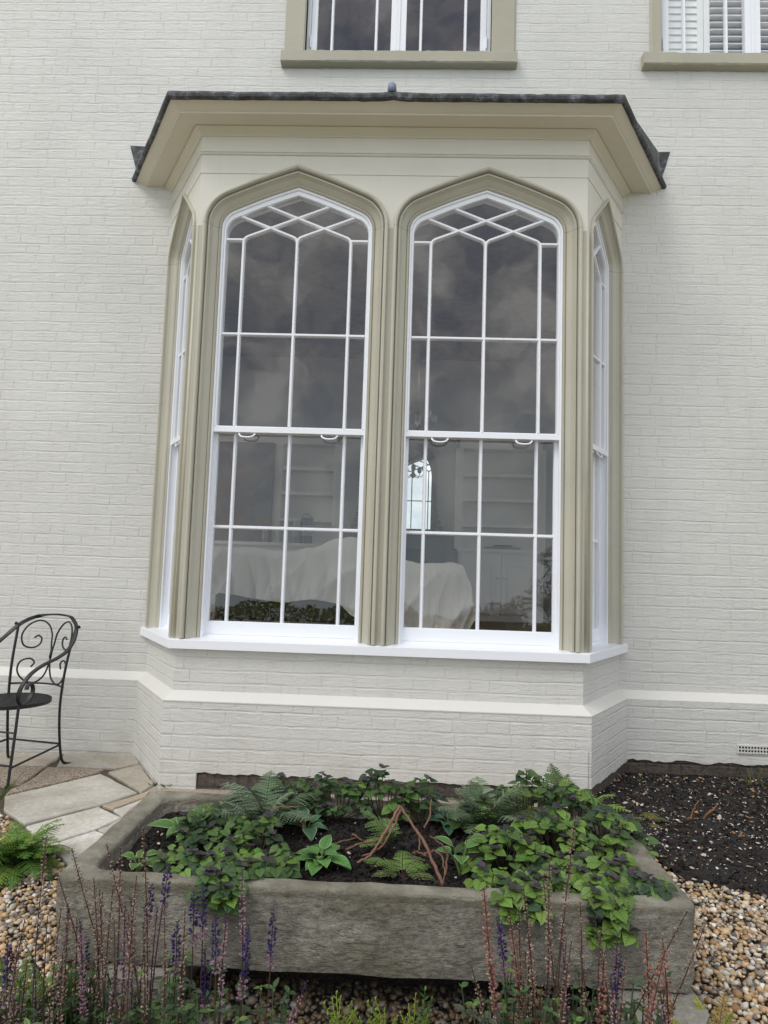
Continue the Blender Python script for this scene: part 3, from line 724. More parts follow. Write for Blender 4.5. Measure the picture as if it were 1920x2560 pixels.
# air brick
p0, p1 = atY(1842, 1860, PY), atY(1925, 1884, PY)
ax0, az1, az0 = p0.x, p0.z, atY(1842, 1883, PY).z
mb = MB(); aw = .215; mb.box(ax0, ax0+aw, PY-.004, PY+.001, az0, az1)
mb2 = MB(); mb2.box(ax0+.004, ax0+aw-.004, PY-.0062, PY-.0042, az0+.006, az1-.006)  # dark sheet behind the grid, painted shade in place of open holes
nx, nz_ = 10, 2; fz = (az1-az0-.016)/nz_; fx = (aw-.012)/nx
for i in range(nx+1): mb.box(ax0+.006+fx*i-.003, ax0+.006+fx*i+.003, PY-.012, PY-.004, az0+.0005, az1-.0005)
for j in range(nz_+1): mb.box(ax0+.0005, ax0+aw-.0005, PY-.0115, PY-.004, az0+.008+fz*j-.004, az0+.008+fz*j+.004)
ab = mb.build('air_brick', M_chamf, house); mb2.build('vent_shade', simple('vent_dark', (.01, .01, .01), .9), ab)

# ------------------------------------------------------------------ inside the room
YB = 5.15
M_cab = paint('joinery_paint', (.72, .69, .65), .5, .0003, .02)
def bookcase(x0, x1, posts, label, shelves):
    r = thing('bookcase', label, 'bookcase', ((x0+x1)/2, YB-.2, .7)); ch = []
    zc = 1.64; yf = YB-.42; yu = YB-.26
    mb = MB(); mb.box(x0, x1, yf, YB-.002, .70, zc-.04); ch.append(mb.build('cupboard', M_cab, r))
    cup = ch[-1]
    mb = MB(); mb.box(x0-.02, x1+.02, yf-.03, YB-.002, zc-.04, zc); mb.box(x0-.01, x1+.01, yf-.015, YB-.002, zc-.065, zc-.041); ch.append(mb.build('counter', M_cab, r))
    xs = [x0]+posts+[x1]
    mb = MB(); mb.box(x0, x1, YB-.02, YB-.004, zc, 3.0); mb.box(x0, x1, yu, YB-.002, 3.0, 3.12); mb.box(x0-.03, x1+.03, yu-.04, YB-.002, 3.12, 3.16)
    for px_ in xs:
        mb.box(px_-.05, px_+.05, yu, YB-.005, zc, 3.0)
        for q in (-.022, 0, .022): mb.box(px_+q-.004, px_+q+.004, yu-.005, yu, zc+.02, 2.98)
    ch.append(mb.build('carcass', M_cab, r))
    for z in shelves:
        for a, b in zip(xs[:-1], xs[1:]):
            mb = MB(); mb.box(a+.04, b-.04, yu+.01, YB-.021, z-.022, z+.022); ch.append(mb.build('shelf', M_cab, r))
    n = max(2, round((x1-x0)/.5)); dw = (x1-x0-.06)/n
    for i in range(n):
        a = x0+.03+i*dw; mb = MB(); mb.box(a+.003, a+dw-.003, yf-.02, yf-.001, .80, zc-.075)
        for q0, q1, q2, q3 in ((a+.09, a+dw-.09, 1.42, 1.445), (a+.09, a+dw-.09, .93, .955)): mb.box(q0, q1, yf-.03, yf-.02, q2, q3)
        for q0 in (a+.09, a+dw-.115): mb.box(q0, q0+.025, yf-.0295, yf-.02, .956, 1.419)
        dd = mb.build('cupboard_door', M_cab, r); ch.append(dd)
        kx = a+dw-.05 if i % 2 == 0 else a+.05
        mb = MB(); mb.tube([(kx, yf-.021, 1.27), (kx, yf-.035, 1.27), (kx, yf-.04, 1.27), (kx, yf-.055, 1.27)], .02, 10, rr=[.008, .008, .02, .014]); k = mb.build('knob', M_cab, dd, smooth=True)
        k.matrix_parent_inverse = Matrix()
    keep(r, ch); return r
bookcase(-2.75, -.80, [-1.607], 'pale grey fitted bookcase left of the mirror, holding tins and a dark painting', (1.963, 2.327, 2.667))
bookcase(.86, 1.97, [], 'pale grey fitted bookcase with empty shelves over two panelled cupboard doors, right of the mirror', (1.962, 2.309, 2.646))
# fireplace and mirror
r = thing('fireplace', 'dark slate fireplace with columns below the mirror, half hidden by dust sheets', 'fireplace', (0, YB-.15, .7)); ch = []
M_slate = simple('dark_slate', (.015, .028, .05), .4)
mb = MB(); mb.box(-.75, .75, YB-.34, YB-.003, 1.80, 1.85); ch.append(mb.build('mantel_shelf', M_slate, r))
mb = MB()
for s_ in (-1, 1): mb.box(s_*.56-.13, s_*.56+.13, YB-.26, YB-.004, .701, 1.62); mb.box(s_*.56-.09, s_*.56-.05, YB-.275, YB-.26, .72, 1.6); mb.box(s_*.56-.02, s_*.56+.02, YB-.275, YB-.26, .72, 1.6); mb.box(s_*.56+.05, s_*.56+.09, YB-.275, YB-.26, .72, 1.6)
mb.box(-.70, .70, YB-.27, YB-.004, 1.62, 1.80); mb.box(-.66, .66, YB-.28, YB-.27, 1.65, 1.68); ch.append(mb.build('surround', M_slate, r))
mb = MB(); mb.box(-.43, .43, YB-.02, YB-.005, .702, 1.62); mb.box(-.25, .25, YB-.2, YB-.02, .702, .95); ch.append(mb.build('grate', simple('soot', (.01, .01, .01), .8), r)); keep(r, ch)
r = thing('mirror', 'arched overmantel mirror in a dark carved frame reflecting the bright bay window', 'mirror', (.02, YB-.05, 1.86)); ch = []
mc, mw = .03, .46
def arch2(h, z0, zt, n=14): return [(h, z0)]+[(h*math.cos(PI/2*i/n)**.7 if i < n else 0, zt-.42+.42*math.sin(PI/2*i/n)) for i in range(n+1)]
o1 = arch2(mw+.075, 1.86, 3.13); o2 = arch2(mw, 1.90, 3.03)
full = lambda a: a+[(-x, z) for x, z in a[-2::-1]]
A, B = full(o1), full(o2); mb = MB(); n = len(A)
for i in range(n):
    j = (i+1) % n
    for (P_, Q_, ya, yb_) in ((A, B, YB-.07, YB-.06),):
        mb.quad((mc+A[i][0], YB-.06, A[i][1]), (mc+A[j][0], YB-.06, A[j][1]), (mc+B[j][0], YB-.04, B[j][1]), (mc+B[i][0], YB-.04, B[i][1]))
        mb.quad((mc+A[i][0], YB-.004, A[i][1]), (mc+A[j][0], YB-.004, A[j][1]), (mc+A[j][0], YB-.06, A[j][1]), (mc+A[i][0], YB-.06, A[i][1]))
for s_ in (-1, 1):
    for (bx_, bz, br) in ((.52, 1.95, .045), (.57, 2.0, .03), (.545, 2.08, .03), (.53, 2.16, .022), (.60, 1.91, .035)):
        pts = [(mc+s_*(bx_-br*math.cos(t)*(1-t/8)), YB-.065, bz+br*math.sin(t)*(1-t/8)) for t in [k*.5 for k in range(14)]]
        mb.tube(pts, .011, 6)
ch.append(mb.build('mirror_frame', simple('carved_frame', (.022, .015, .012), .5), r))
mm, g_, b_, t_ = mat('mirror_glass'); b_.inputs['Metallic'].default_value = 1; b_.inputs['Base Color'].default_value = (.86, .9, .9, 1); b_.inputs['Roughness'].default_value = .01
mb = MB(); mb.add([(mc+x, YB-.042, z) for x, z in B], [tuple(range(n))]); ch.append(mb.build('mirror_glass', mm, r)); keep(r, ch)
# painting on the left shelves
def paintm():
    m, g, b, t = mat('painting_canvas'); P = t.outputs['Object']
    c = g.ramp(g.noise(P, 2.4, 6, .6, .8), (.3, (.035, .05, .085)), (.5, (.09, .085, .09)), (.62, (.16, .08, .05)))
    g.put(b.inputs['Base Color'], c); b.inputs['Roughness'].default_value = .4; return m
mb = MB(); mb.box(-2.68, -1.67, YB-.305, YB-.275, 1.645, 3.0); q = mb.build('painting', paintm()); q['label'] = 'large dark blue and rust abstract painting leaning on the left bookcase'; q['category'] = 'painting'
# tins and a lantern on the counter
def tin(x, y, z, rr_, h, c, name, label, cat, handle=False):
    r = thing(name, label, cat, (x, y, z)); mb = MB(); mb.lathe([(rr_*.9, 0), (rr_, .01), (rr_, h*.93), (rr_*1.04, h*.94), (rr_*1.04, h), (rr_*.8, h+.002)], (0, 0, 0), 16); mb.build('can', simple(name+'_metal', c, .35, .6), r, smooth=True, angle=35)
    if handle:
        mb = MB(); mb.tube([(rr_*math.cos(t), 0, h*.9+rr_*1.2*math.sin(t)) for t in [PI*k/12 for k in range(13)]], .004, 6); mb.build('handle', M_iron, r)
    mb = MB(); mb.lathe([(rr_*1.012, h*.3), (rr_*1.012, h*.7)], (0, 0, 0), 16); mb.build('paper_label', simple(name+'_label', (.35, .33, .36), .6), r)
tin(-1.30, YB-.38, 1.64, .06, .30, (.3, .3, .32), 'paint_tin', 'tall silver tin on the counter of the left bookcase', 'tin')
tin(-1.17, YB-.36, 1.64, .075, .34, (.08, .08, .1), 'paint_kettle', 'dark pot with a raised wire handle, beside the silver tin', 'pot', True)
tin(-1.72, YB-.39, 1.64, .04, .17, (.25, .28, .3), 'small_tin', 'small tin standing in front of the dark painting', 'tin')
mb = MB()
rr = random.Random(4); pts = []
for k in range(18):
    a_ = 2*PI*k/18; pts.append((.26*math.cos(a_)*rr.uniform(.85, 1.1), .1*math.sin(a_)*rr.uniform(.8, 1.1)))
vv = [(1.45+x, YB-.32+y*.9, 1.641) for x, y in pts]+[(1.45+x*.9, YB-.32+y*.8, 1.665+rr.uniform(0, .012)) for x, y in pts]+[(1.45, YB-.32, 1.68)]
mb.add(vv, [(k, (k+1) % 18, 18+(k+1) % 18, 18+k) for k in range(18)]+[(18+k, 18+(k+1) % 18, 36) for k in range(18)])
q = mb.build('folded_cloth', simple('grey_cloth', (.16, .17, .17), .9), smooth=True); q['label'] = 'crumpled grey cloth on the counter of the right bookcase'; q['category'] = 'cloth'
mb = MB(); mb.box(1.33, 1.57, YB-.36, YB-.24, 1.684, 1.70); q = mb.build('closed_book', simple('black_cover', (.03, .03, .035), .5)); q['label'] = 'thin black book lying on the crumpled grey cloth'; q['category'] = 'book'
# chandelier
r = thing('chandelier', 'small glass chandelier glimpsed through the right window', 'chandelier', (.25, 3.2, 2.95)); 
mb = MB(); mb.tube([(0, 0, -.05), (0, 0, 1.345)], .008, 6); mb.lathe([(.01, -.08), (.05, -.04), (.02, .03), (.035, .08), (.012, .14)], (0, 0, 0), 12); mb.build('stem', simple('brass', (.4, .36, .28), .3, .8), r, smooth=True)
for k in range(5):
    a_ = 2*PI*k/5+.3; ca, sa_ = math.cos(a_), math.sin(a_); mb = MB()
    mb.tube([(ca*q_, sa_*q_, z) for q_, z in ((.02, .0), (.08, -.06), (.15, -.06), (.19, .0), (.19, .03))], .006, 6); mb.build('arm', simple('brass_arm', (.4, .36, .28), .3, .8), r, smooth=True)
    mb = MB(); mb.lathe([(.02, .03), (.035, .05), (.038, .09), (.028, .12)], (ca*.19, sa_*.19, 0), 10); mb.build('glass_shade', simple('shade_glass', (.6, .6, .58), .3), r, smooth=True)
# dust sheets (cloth over furniture)
M_sheet = paint('dust_sheet', (.78, .75, .68), .85, .001, .04)
def dust(name, top, bot, depth, label, y, seed, cx):
    "top/bot: polylines of (x, z) giving the crest and the hem; the cloth falls forward from the crest"
    rr = random.Random(seed); nx_, nz2 = 150, 26
    def ev(pl, x):
        for (a, za), (b, zb) in zip(pl[:-1], pl[1:]):
            if a <= x <= b: t = (x-a)/(b-a); t = t*t*(3-2*t); return za+(zb-za)*t
        return pl[0][1] if x < pl[0][0] else pl[-1][1]
    x0, x1 = top[0][0], top[-1][0]; V = []; ph = [rr.uniform(0, 6) for _ in range(6)]
    for i in range(nx_+1):
        x = x0+(x1-x0)*i/nx_; zt, zb = ev(top, x), ev(bot, x)
        for j in range(-8, nz2+1):
            if j < 0:   # the part lying over the back of the furniture
                t = -j/8; V.append((x, y+depth*t, zt-.03*math.sin(t*3)-.02*t+.008*math.sin(x*9+t*4)))
            else:
                t = j/nz2; fold = sum((1.2-2.4*abs(math.sin(x*(4.5+4*k)+ph[k]+t*(3.2-1.6*k)+(x-cx)*t*3))**.6)/(1+.8*k) for k in range(4))
                V.append((x+.03*t*(x-cx), y-.02-.16*t*t*.5-.05*(t**.7)*fold-.05*math.sin(min(1, t*6)*PI/2), zt+(zb-zt)*t+.006*fold))
    m_ = nz2+9; mb = MB(); mb.add(V, [(i*m_+j, i*m_+j+1, (i+1)*m_+j+1, (i+1)*m_+j) for i in range(nx_) for j in range(m_-1)])
    o = mb.build(name, M_sheet, smooth=True); o['label'] = label; o['category'] = 'dust sheet'; return o
dust('dust_sheet', [(-1.75, 1.2), (-1.6, 1.50), (-1.4, 1.50), (-1.0, 1.475), (-.72, 1.52), (-.45, 1.62), (-.37, 1.635), (-.2, 1.60), (-.02, 1.5)],
     [(-1.75, .98), (-1.65, 1.0), (-1.55, 1.06), (-1.0, 1.0), (-.7, 1.03), (-.5, 1.01), (-.3, .88), (-.02, .80)], .7, 'big pale dust sheet draped over a sofa behind the left window', 2.25, 2, -.9)
dust('dust_sheet', [(.06, 1.44), (.3, 1.405), (.5, 1.41), (.68, 1.40), (.76, 1.25), (.80, 1.05)], [(.06, .74), (.3, .74), (.6, .73), (.72, .78), (.80, .9)], .6, 'pale dust sheet falling in folds behind the right window', 2.15, 5, .4)
# the sofas beneath
M_sofa = simple('sofa_fabric', (.10, .09, .075), .9)
for nm, x0, x1, y0, zt, lb in (('sofa', -1.66, -.12, 2.34, 1.40, 'dark sofa hidden under the big dust sheet behind the left window'), ('armchair', .1, .72, 2.24, 1.34, 'dark armchair hidden under the folded dust sheet behind the right window')):
    r = thing(nm, lb, nm, ((x0+x1)/2, y0+.4, .7)); ch = []
    def cushion(a, b, c, d_, e_, f_, name):
        mb = MB(); bevbox(mb, a, b, c, d_, e_, f_, .04); o = mb.build(name, M_sofa, r, smooth=True, angle=50); ch.append(o)
    cushion(x0, x1, y0, y0+.2, .8, zt, 'backrest'); cushion(x0+.02, x1-.02, y0+.2, y0+.8, .8, 1.12, 'seat'); cushion(x0-.02, x0+.12, y0+.02, y0+.8, .8, 1.28, 'armrest'); cushion(x1-.12, x1+.02, y0+.02, y0+.8, .8, 1.28, 'armrest')
    for lx in (x0+.08, x1-.08):
        for ly in (y0+.08, y0+.7):
            mb = MB(); mb.tube([(lx, ly, .702), (lx, ly, .81)], .025, 8, rr=[.018, .028]); ch.append(mb.build('leg', M_wood, r))
    keep(r, ch)

# ------------------------------------------------------------------ ground
mb = MB()
mb.quad((-160, -24, -1.2), (160, -24, -1.2), (160, 60, -1.2), (-160, 60, -1.2)); o = mb.build('field', simple('field_grass', (.085, .095, .03), .95), kind='structure')
mb = MB(); n = 24
mb.quad((-14, -8.2, -.03), (14, -8.2, -.03), (14, D+.3, -.03), (-14, D+.3, -.03)); mb.quad((-14, -8.2, -1.2), (14, -8.2, -1.2), (14, -8.2, -.03), (-14, -8.2, -.03))
mb.build('garden_ground', M_bed, kind='structure')
mb = MB(); mb.quad((-13, -6.6, -.02), (13, -6.6, -.02), (13, -2.95, -.02), (-13, -2.95, -.02)); mb.build('bounce_ground', aggmat('bounce_gravel', (.42, .34, .25), (.55, .46, .36), (.68, .62, .54), 60, .006), kind='structure')  # unseen pale gravel added to bounce light up under the cornice
for nm, x0, x1 in (('bounce_ground', -13, -2.9), ('bounce_ground', 4.25, 13)):  # side strips of the same added bounce ground
    mb = MB(); mb.quad((x0, -2.949, -.021), (x1, -2.949, -.021), (x1, .55, -.021), (x0, .55, -.021)); mb.build(nm, bpy.data.materials['bounce_gravel'], kind='structure')
mb = MB(); mb.quad((-13, -8.15, -.02), (13, -8.15, -.02), (13, -6.601, -.02), (-13, -6.601, -.02)); mb.build('lawn', M_grassfar, kind='structure')
def r5(x, y): return atZ(x/2.37, 1500+y/2.37, 0)
def poly_slab(pts, z0, z1, m, name, parent=None, col=None, jit=.004, seed=0, **k):
    rr = random.Random(seed); P = []
    c = sum((Vector((p[0], p[1])) for p in pts), Vector((0, 0)))/len(pts)
    for a, b in zip(pts, pts[1:]+pts[:1]):
        a = Vector(a[:2]); b = Vector(b[:2]); L0 = (b-a).length; n = max(1, int(L0/.05))
        for i in range(n):
            p = a+(b-a)*i/n; q = (c-p).normalized(); P.append(p+q*(.0042+rr.uniform(-jit, jit)*.9))
    n = len(P); b_ = .006
    top = [(p+(c-p).normalized()*b_) for p in P]
    V = [(p.x, p.y, z0) for p in P]+[(p.x, p.y, z1-b_) for p in P]+[(p.x, p.y, z1) for p in top]
    fs = [(i, (i+1) % n, n+(i+1) % n, n+i) for i in range(n)]+[(n+i, n+(i+1) % n, 2*n+(i+1) % n, 2*n+i) for i in range(n)]+[tuple(range(2*n, 3*n))]
    mb = MB(); mb.add(V, fs, None, 0, col); return mb.build(name, m, parent, **k)
slabs = [([(-90, 900), (365, 912), (340, 945), (278, 982), (-90, 980)], (.50, .46, .38)), ([(380, 905), (800, 908), (828, 972), (690, 998), (480, 990), (335, 982)], (.48, .45, .39)),
         ([(600, 1030), (820, 1142), (600, 1215), (148, 1328), (15, 1245), (28, 1165)], (.57, .555, .50)), ([(640, 1020), (826, 975), (918, 1090), (838, 1142)], (.46, .43, .36)),
         ([(605, 1220), (835, 1150), (890, 1132), (870, 1168), (668, 1240)], (.50, .42, .31)), ([(665, 1245), (850, 1182), (725, 1288)], (.70, .685, .63)),
         ([(590, 1225), (725, 1292), (570, 1360), (285, 1447), (190, 1390), (150, 1345), (300, 1300)], (.70, .685, .63)), ([(568, 1368), (640, 1395), (405, 1578), (288, 1452)], (.74, .72, .67)),
         ([(578, 1362), (722, 1298), (660, 1375), (640, 1390)], (.5, .49, .44)),
         ([(-90, 985), (270, 990), (130, 1088), (-90, 1130)], None), ([(285, 988), (480, 995), (620, 1003), (570, 1028), (25, 1158), (0, 1150), (135, 1090)], None)]
pat = MB(); pp = [r5(-400, 900), r5(830, 908), r5(925, 1085), r5(880, 1170), r5(640, 1400), r5(400, 1600), r5(270, 1470), r5(-10, 1250), r5(-400, 1300)]
pat.add([(p.x, p.y, -.012) for p in pp], [tuple(range(len(pp)))])
M_bedding = aggmat('joint_grit', (.07, .06, .04), (.12, .10, .07), (.2, .16, .12), 220)
patio = pat.build('patio', M_bedding, kind='structure')
for i, (pts, c) in enumerate(slabs):
    P = [tuple(r5(*p)) for p in pts]
    poly_slab(P, -.03, .002+(.0015 if c else 0), M_flag if c else M_agg, 'flagstone', patio, c or (1, 1, 1), seed=i)
# pale strip of fine gravel between the trough and the bay
mb = MB(); mb.add([(-1.35, -.06, -.01), (-1.04, -1.5, -.01), (1.15, -1.5, -.01), (1.26, -.03, -.01), (1.26, .05, -.01), (-1.2, .05, -.01)], [(0, 1, 2, 3, 4, 5)]); mb.build('path', M_path, kind='structure')
# soil bed on the right
def noise2(x, y, s=0):
    return (math.sin(x*7.1+s)+math.sin(y*9.3+s*2)+math.sin((x+y)*13.7+s*3)*.6+math.sin((x-y)*23.1+s)*.4)/3
def soil_grid(name, x0, x1, y0, y1, st, inside, zf, m, **k):
    nx_ = int((x1-x0)/st); ny = int((y1-y0)/st); idx = {}; V = []; Fs = []
    for i in range(nx_+1):
        for j in range(ny+1):
            x, y = x0+i*st, y0+j*st; idx[i, j] = len(V); V.append((x, y, zf(x, y)))
    for i in range(nx_):
        for j in range(ny):
            if inside(x0+(i+.5)*st, y0+(j+.5)*st): Fs.append((idx[i, j], idx[i+1, j], idx[i+1, j+1], idx[i, j+1]))
    mb = MB(); mb.add(V, Fs); return mb.build(name, m, smooth=True, **k)
SB = [atZ(1600, 2110, 0), atZ(1690, 2195, 0), atZ(1920, 2245, 0), atZ(2150, 2290, 0)]
def soil_edge(x):
    pts = [(p.x, p.y) for p in SB]
    if x < pts[0][0]: return pts[0][1]
    for (a, ya), (b, yb_) in zip(pts[:-1], pts[1:]):
        if a <= x <= b: return ya+(yb_-ya)*(x-a)/(b-a)
    return pts[-1][1]
rs = random.Random(11); NZ = np.random.RandomState(5)
def zsoil(x, y): return .012+.012*noise2(x*2, y*2)+rs.uniform(-.004, .004)-max(0, (soil_edge(x)+.06-y))*.4
soil_grid('soil', 1.02, 4.2, -1.6, .66, .025, lambda x, y: y > soil_edge(x)-.03 and (x > 1.06), zsoil, M_soil, kind='structure')

# scatter helper (numpy): many small deformed blobs as one mesh
def ico(sub):
    import bmesh
    b = bmesh.new(); bmesh.ops.create_icosphere(b, subdivisions=sub, radius=1); v = np.array([p.co[:] for p in b.verts]); f = np.array([[q.index for q in x.verts] for x in b.faces]); b.free(); return v, f
def blobs(name, pos, size, cols, m, flat=.6, sub=1, seed=0, smooth=True, elong=.35, lump=.12, tilt=.5, **k):
    rg = np.random.RandomState(seed); bv, bf = ico(sub); n = len(pos); nv = len(bv)
    sc_ = np.stack([size*(1+rg.uniform(-elong, elong, n)), size*(1+rg.uniform(-elong, elong, n)), size*flat*(1+rg.uniform(-.3, .3, n))], 1)
    A = rg.uniform(0, 2*PI, n); tx = rg.normal(0, tilt, n); ty = rg.normal(0, tilt, n)
    v = bv[None]*(1+rg.normal(0, lump, (n, nv, 1)))
    v = v*sc_[:, None, :]
    def rot(v, a, i, j):
        c, s = np.cos(a)[:, None], np.sin(a)[:, None]; p, q = v[..., i].copy(), v[..., j].copy(); v[..., i] = c*p-s*q; v[..., j] = s*p+c*q; return v
    v = rot(v, tx, 1, 2); v = rot(v, ty, 0, 2); v = rot(v, A, 0, 1)
    v = (v+np.array(pos)[:, None, :]).reshape(-1, 3); f = (bf[None]+np.arange(n)[:, None, None]*nv).reshape(-1, 3)
    me = bpy.data.meshes.new(name); me.vertices.add(len(v)); me.vertices.foreach_set('co', v.astype(np.float32).ravel())
    me.loops.add(f.size); me.loops.foreach_set('vertex_index', f.astype(np.int32).ravel()); me.polygons.add(len(f)); me.polygons.foreach_set('loop_start', np.arange(0, f.size, 3, dtype=np.int32))
    me.polygons.foreach_set('use_smooth', np.full(len(f), smooth)); me.update(calc_edges=True)
    ca = me.color_attributes.new('Col', 'FLOAT_COLOR', 'POINT'); cc = np.repeat(np.concatenate([np.array(cols), np.ones((n, 1))], 1), nv, axis=0); ca.data.foreach_set('color', cc.astype(np.float32).ravel())
    me.materials.append(m); o = bpy.data.objects.new(name, me); COL.objects.link(o)
    for a, b in k.items(): o[a] = b
    return o
PEB = np.array([(.50, .36, .2), (.56, .47, .33), (.36, .22, .11), (.62, .58, .5), (.30, .27, .23), (.16, .15, .15), (.45, .30, .16), (.70, .66, .6), (.42, .36, .28), (.12, .12, .13), (.5, .42, .32), (.58, .40, .22)])*.92
TX0, TX1, TY0, TY1, TZ0, TZ1 = -.892, 1.044, -2.014, -1.205, .105, .36
def in_patio(x, y):
    poly = [(p.x, p.y) for p in pp]; c = False; j = len(poly)-1
    for i in range(len(poly)):
        if (poly[i][1] > y) != (poly[j][1] > y) and x < (poly[j][0]-poly[i][0])*(y-poly[i][1])/(poly[j][1]-poly[i][1])+poly[i][0]: c = not c
        j = i
    return c
def scat_gravel():
    rg = random.Random(21); pos = []; size = []
    st = .0165; y = -2.75
    while y < -.6:
        x = -2.1
        while x < 2.9:
            px_, py_ = x+rg.uniform(-.009, .009), y+rg.uniform(-.009, .009)
            ok = not in_patio(px_, py_)
            if ok and px_ > 1.0 and py_ > soil_edge(px_)+rg.gauss(0, .02): ok = False
            if ok and TX0-.02 < px_ < TX1+.02 and py_ > -1.85: ok = False
            if ok and px_ > -1.0 and py_ > -1.2 and px_ < 1.05: ok = False
            if ok and py_ < -2.3 and rg.random() < .5: ok = False
            if ok:
                s = rg.choice([.006, .0075, .009, .010, .011, .0125, .015])
                pos.append((px_, py_, rg.uniform(-.012, .006))); size.append(s)
            x += st
        y += st
    n = len(pos); rg2 = np.random.RandomState(2); ci = rg2.choice(len(PEB), n, p=np.array([14, 14, 8, 9, 9, 6, 12, 6, 9, 3, 9, 10])/109.)
    c = PEB[ci]*rg2.uniform(.75, 1.2, (n, 1))
    pa = np.array(pos); trough_shade = np.clip((-1.95-.25*pa[:, 1]-pa[:, 1]*0)*0+1, 0, 1)*((pa[:, 0] > -.75) & (pa[:, 0] < .95)); c = (c-.03)*1.2+.025; c = c*(1-.74*trough_shade[:, None])  # shade of the trough painted into the pebbles under and before it
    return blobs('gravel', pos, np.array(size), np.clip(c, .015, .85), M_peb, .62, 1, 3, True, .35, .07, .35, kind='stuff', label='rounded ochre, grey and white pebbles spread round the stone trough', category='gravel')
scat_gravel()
def scat_soil(name, rect, n, zf, ok, label, seed, flecks, fs=.0045):
    rg = np.random.RandomState(seed); x = rg.uniform(rect[0], rect[1], n); y = rg.uniform(rect[2], rect[3], n)
    k = [i for i in range(n) if ok(x[i], y[i])]; x, y = x[k], y[k]; pos = [(a, b, zf(a, b)+.002) for a, b in zip(x, y)]
    s = rg.uniform(.003, .011, len(k)); c = np.array([(.0135, .0115, .0105)])*rg.uniform(.4, 2.4, (len(k), 1))
    blobs('soil_crumbs', pos, s, c, M_bits, .7, 1, seed, False, .4, .25, .6, kind='stuff', label=label, category='soil')
zbed = lambda x, y: .012+.012*noise2(x*2, y*2)-max(0, (soil_edge(x)+.06-y))*.4
scat_soil('bed', (1.07, 3.6, -1.5, .58), 9000, zbed, lambda x, y: y > soil_edge(x), 'dark crumbly earth in the bed right of the trough', 31, 1)
# pale chips on the bed
rg = np.random.RandomState(8); n = 7600
x = rg.uniform(1.07, 3.6, n); y = rg.uniform(-1.35, .55, n)
keepi = [i for i in range(n) if y[i] > soil_edge(x[i])-.01 and rg.rand() < (.25+.75*max(0, .5+.6*noise2(x[i]*.7, y[i]*.6, 2)))]
x, y = x[keepi], y[keepi]; m_ = len(x)
cc = np.array([(.62, .6, .56), (.7, .68, .66), (.45, .36, .28), (.35, .2, .1), (.5, .45, .4)])[rg.choice(5, m_, p=[.25, .15, .27, .2, .13])]
blobs('pale_chips', [(a, b, zbed(a, b)+.010) for a, b in zip(x, y)], np.minimum(rg.exponential(.0022, m_)+.0013, .013), cc, M_bits, .22, 1, 9, False, .75, .3, .3, kind='stuff', label='white and tan chips scattered over the dark soil bed', category='chips')

n = 260; x = rg.uniform(1.1, 3.5, n); y = rg.uniform(-1.25, .52, n); k = [i for i in range(n) if y[i] > soil_edge(x[i])]; x, y = x[k], y[k]; m_ = len(x)
blobs('leaf_litter', [(a, b, zbed(a, b)+.013) for a, b in zip(x, y)], rg.uniform(.004, .012, m_), np.array([(.30, .16, .08), (.42, .28, .16), (.18, .10, .06), (.5, .42, .3)])[rg.randint(0, 4, m_)], M_bits, .12, 1, 77, False, .8, .35, .5, kind='stuff', label='dry tan leaf scraps and twigs lying on the dark soil bed', category='litter')

# ------------------------------------------------------------------ stone trough
def trough():
    r = thing('stone_trough', 'large weathered grey sandstone trough planted with leafy plants in front of the bay', 'trough', ((TX0+TX1)/2, (TY0+TY1)/2, 0)); ch = []
    import bmesh
    def rr_loop(x0, x1, y0, y1, rad, z, n=6, seed=0, amp=.004, m_=26):
        pts = []
        for (cx, cy, a0) in ((x1-rad, y1-rad, 0), (x0+rad, y1-rad, 90), (x0+rad, y0+rad, 180), (x1-rad, y0+rad, 270)):
            for k in range(n+1):
                a = R(a0+90*k/n); pts.append((cx+rad*math.cos(a), cy+rad*math.sin(a)))
        out_ = []
        for i in range(len(pts)):
            a, b = pts[i], pts[(i+1) % len(pts)]; d_ = math.dist(a, b); q = m_ if d_ > .9 else (12 if d_ > .3 else 1)
            for k in range(q): out_.append((a[0]+(b[0]-a[0])*k/q, a[1]+(b[1]-a[1])*k/q))
        return [(x+amp*noise2(x*3, y*3+z*4, seed), y+amp*noise2(x*4+1, y*3+z*5, seed+1), z+amp*1.2*noise2(x*2.3, y*2.3, seed+2)) for x, y in out_]
    loops = []
    for dz, ins, rad, am in ((TZ0+.012, .02, .02, .006), (TZ0+.0, .035, .02, .004), ): pass
    spec = [(TZ0, .030, .03, .004), (TZ0+.012, .010, .03, .006), (TZ0+.05, .004, .03, .007), (TZ0+.10, .006, .03, .007), (TZ0+.15, .002, .03, .007), (TZ1-.05, .003, .03, .006), (TZ1-.012, .001, .03, .005), (TZ1-.003, .005, .03, .004), (TZ1, .012, .03, .004)]
    for z, ins, rad, am in spec: loops.append(rr_loop(TX0+ins, TX1-ins, TY0+ins, TY1-ins, rad+.001, z, amp=am))
    wl, wr_, wf_, wb_ = .085, .085, .058, .07
    def inner(z, d_): return rr_loop(TX0+wl+d_, TX1-wr_-d_, TY0+wf_+d_*.6, TY1-wb_-d_, .075, z, amp=.004, seed=4)
    loops += [inner(TZ1-.001, -.010), inner(TZ1-.005, -.002), inner(TZ1-.015, .003), inner(TZ1-.08, .012), inner(TZ1-.13, .015)]
    n = len(loops[0]); V = [p for l in loops for p in l]
    fs = [(i*n+k, i*n+(k+1) % n, (i+1)*n+(k+1) % n, (i+1)*n+k) for i in range(len(loops)-1) for k in range(n)]
    fs += [tuple(reversed(range(n))), tuple((len(loops)-1)*n+k for k in range(n))]
    mb = MB(); mb.add(V, fs); o = mb.build('trough_body', M_trough, r, smooth=True, angle=40); ch.append(o); keep(r, ch)
trough()
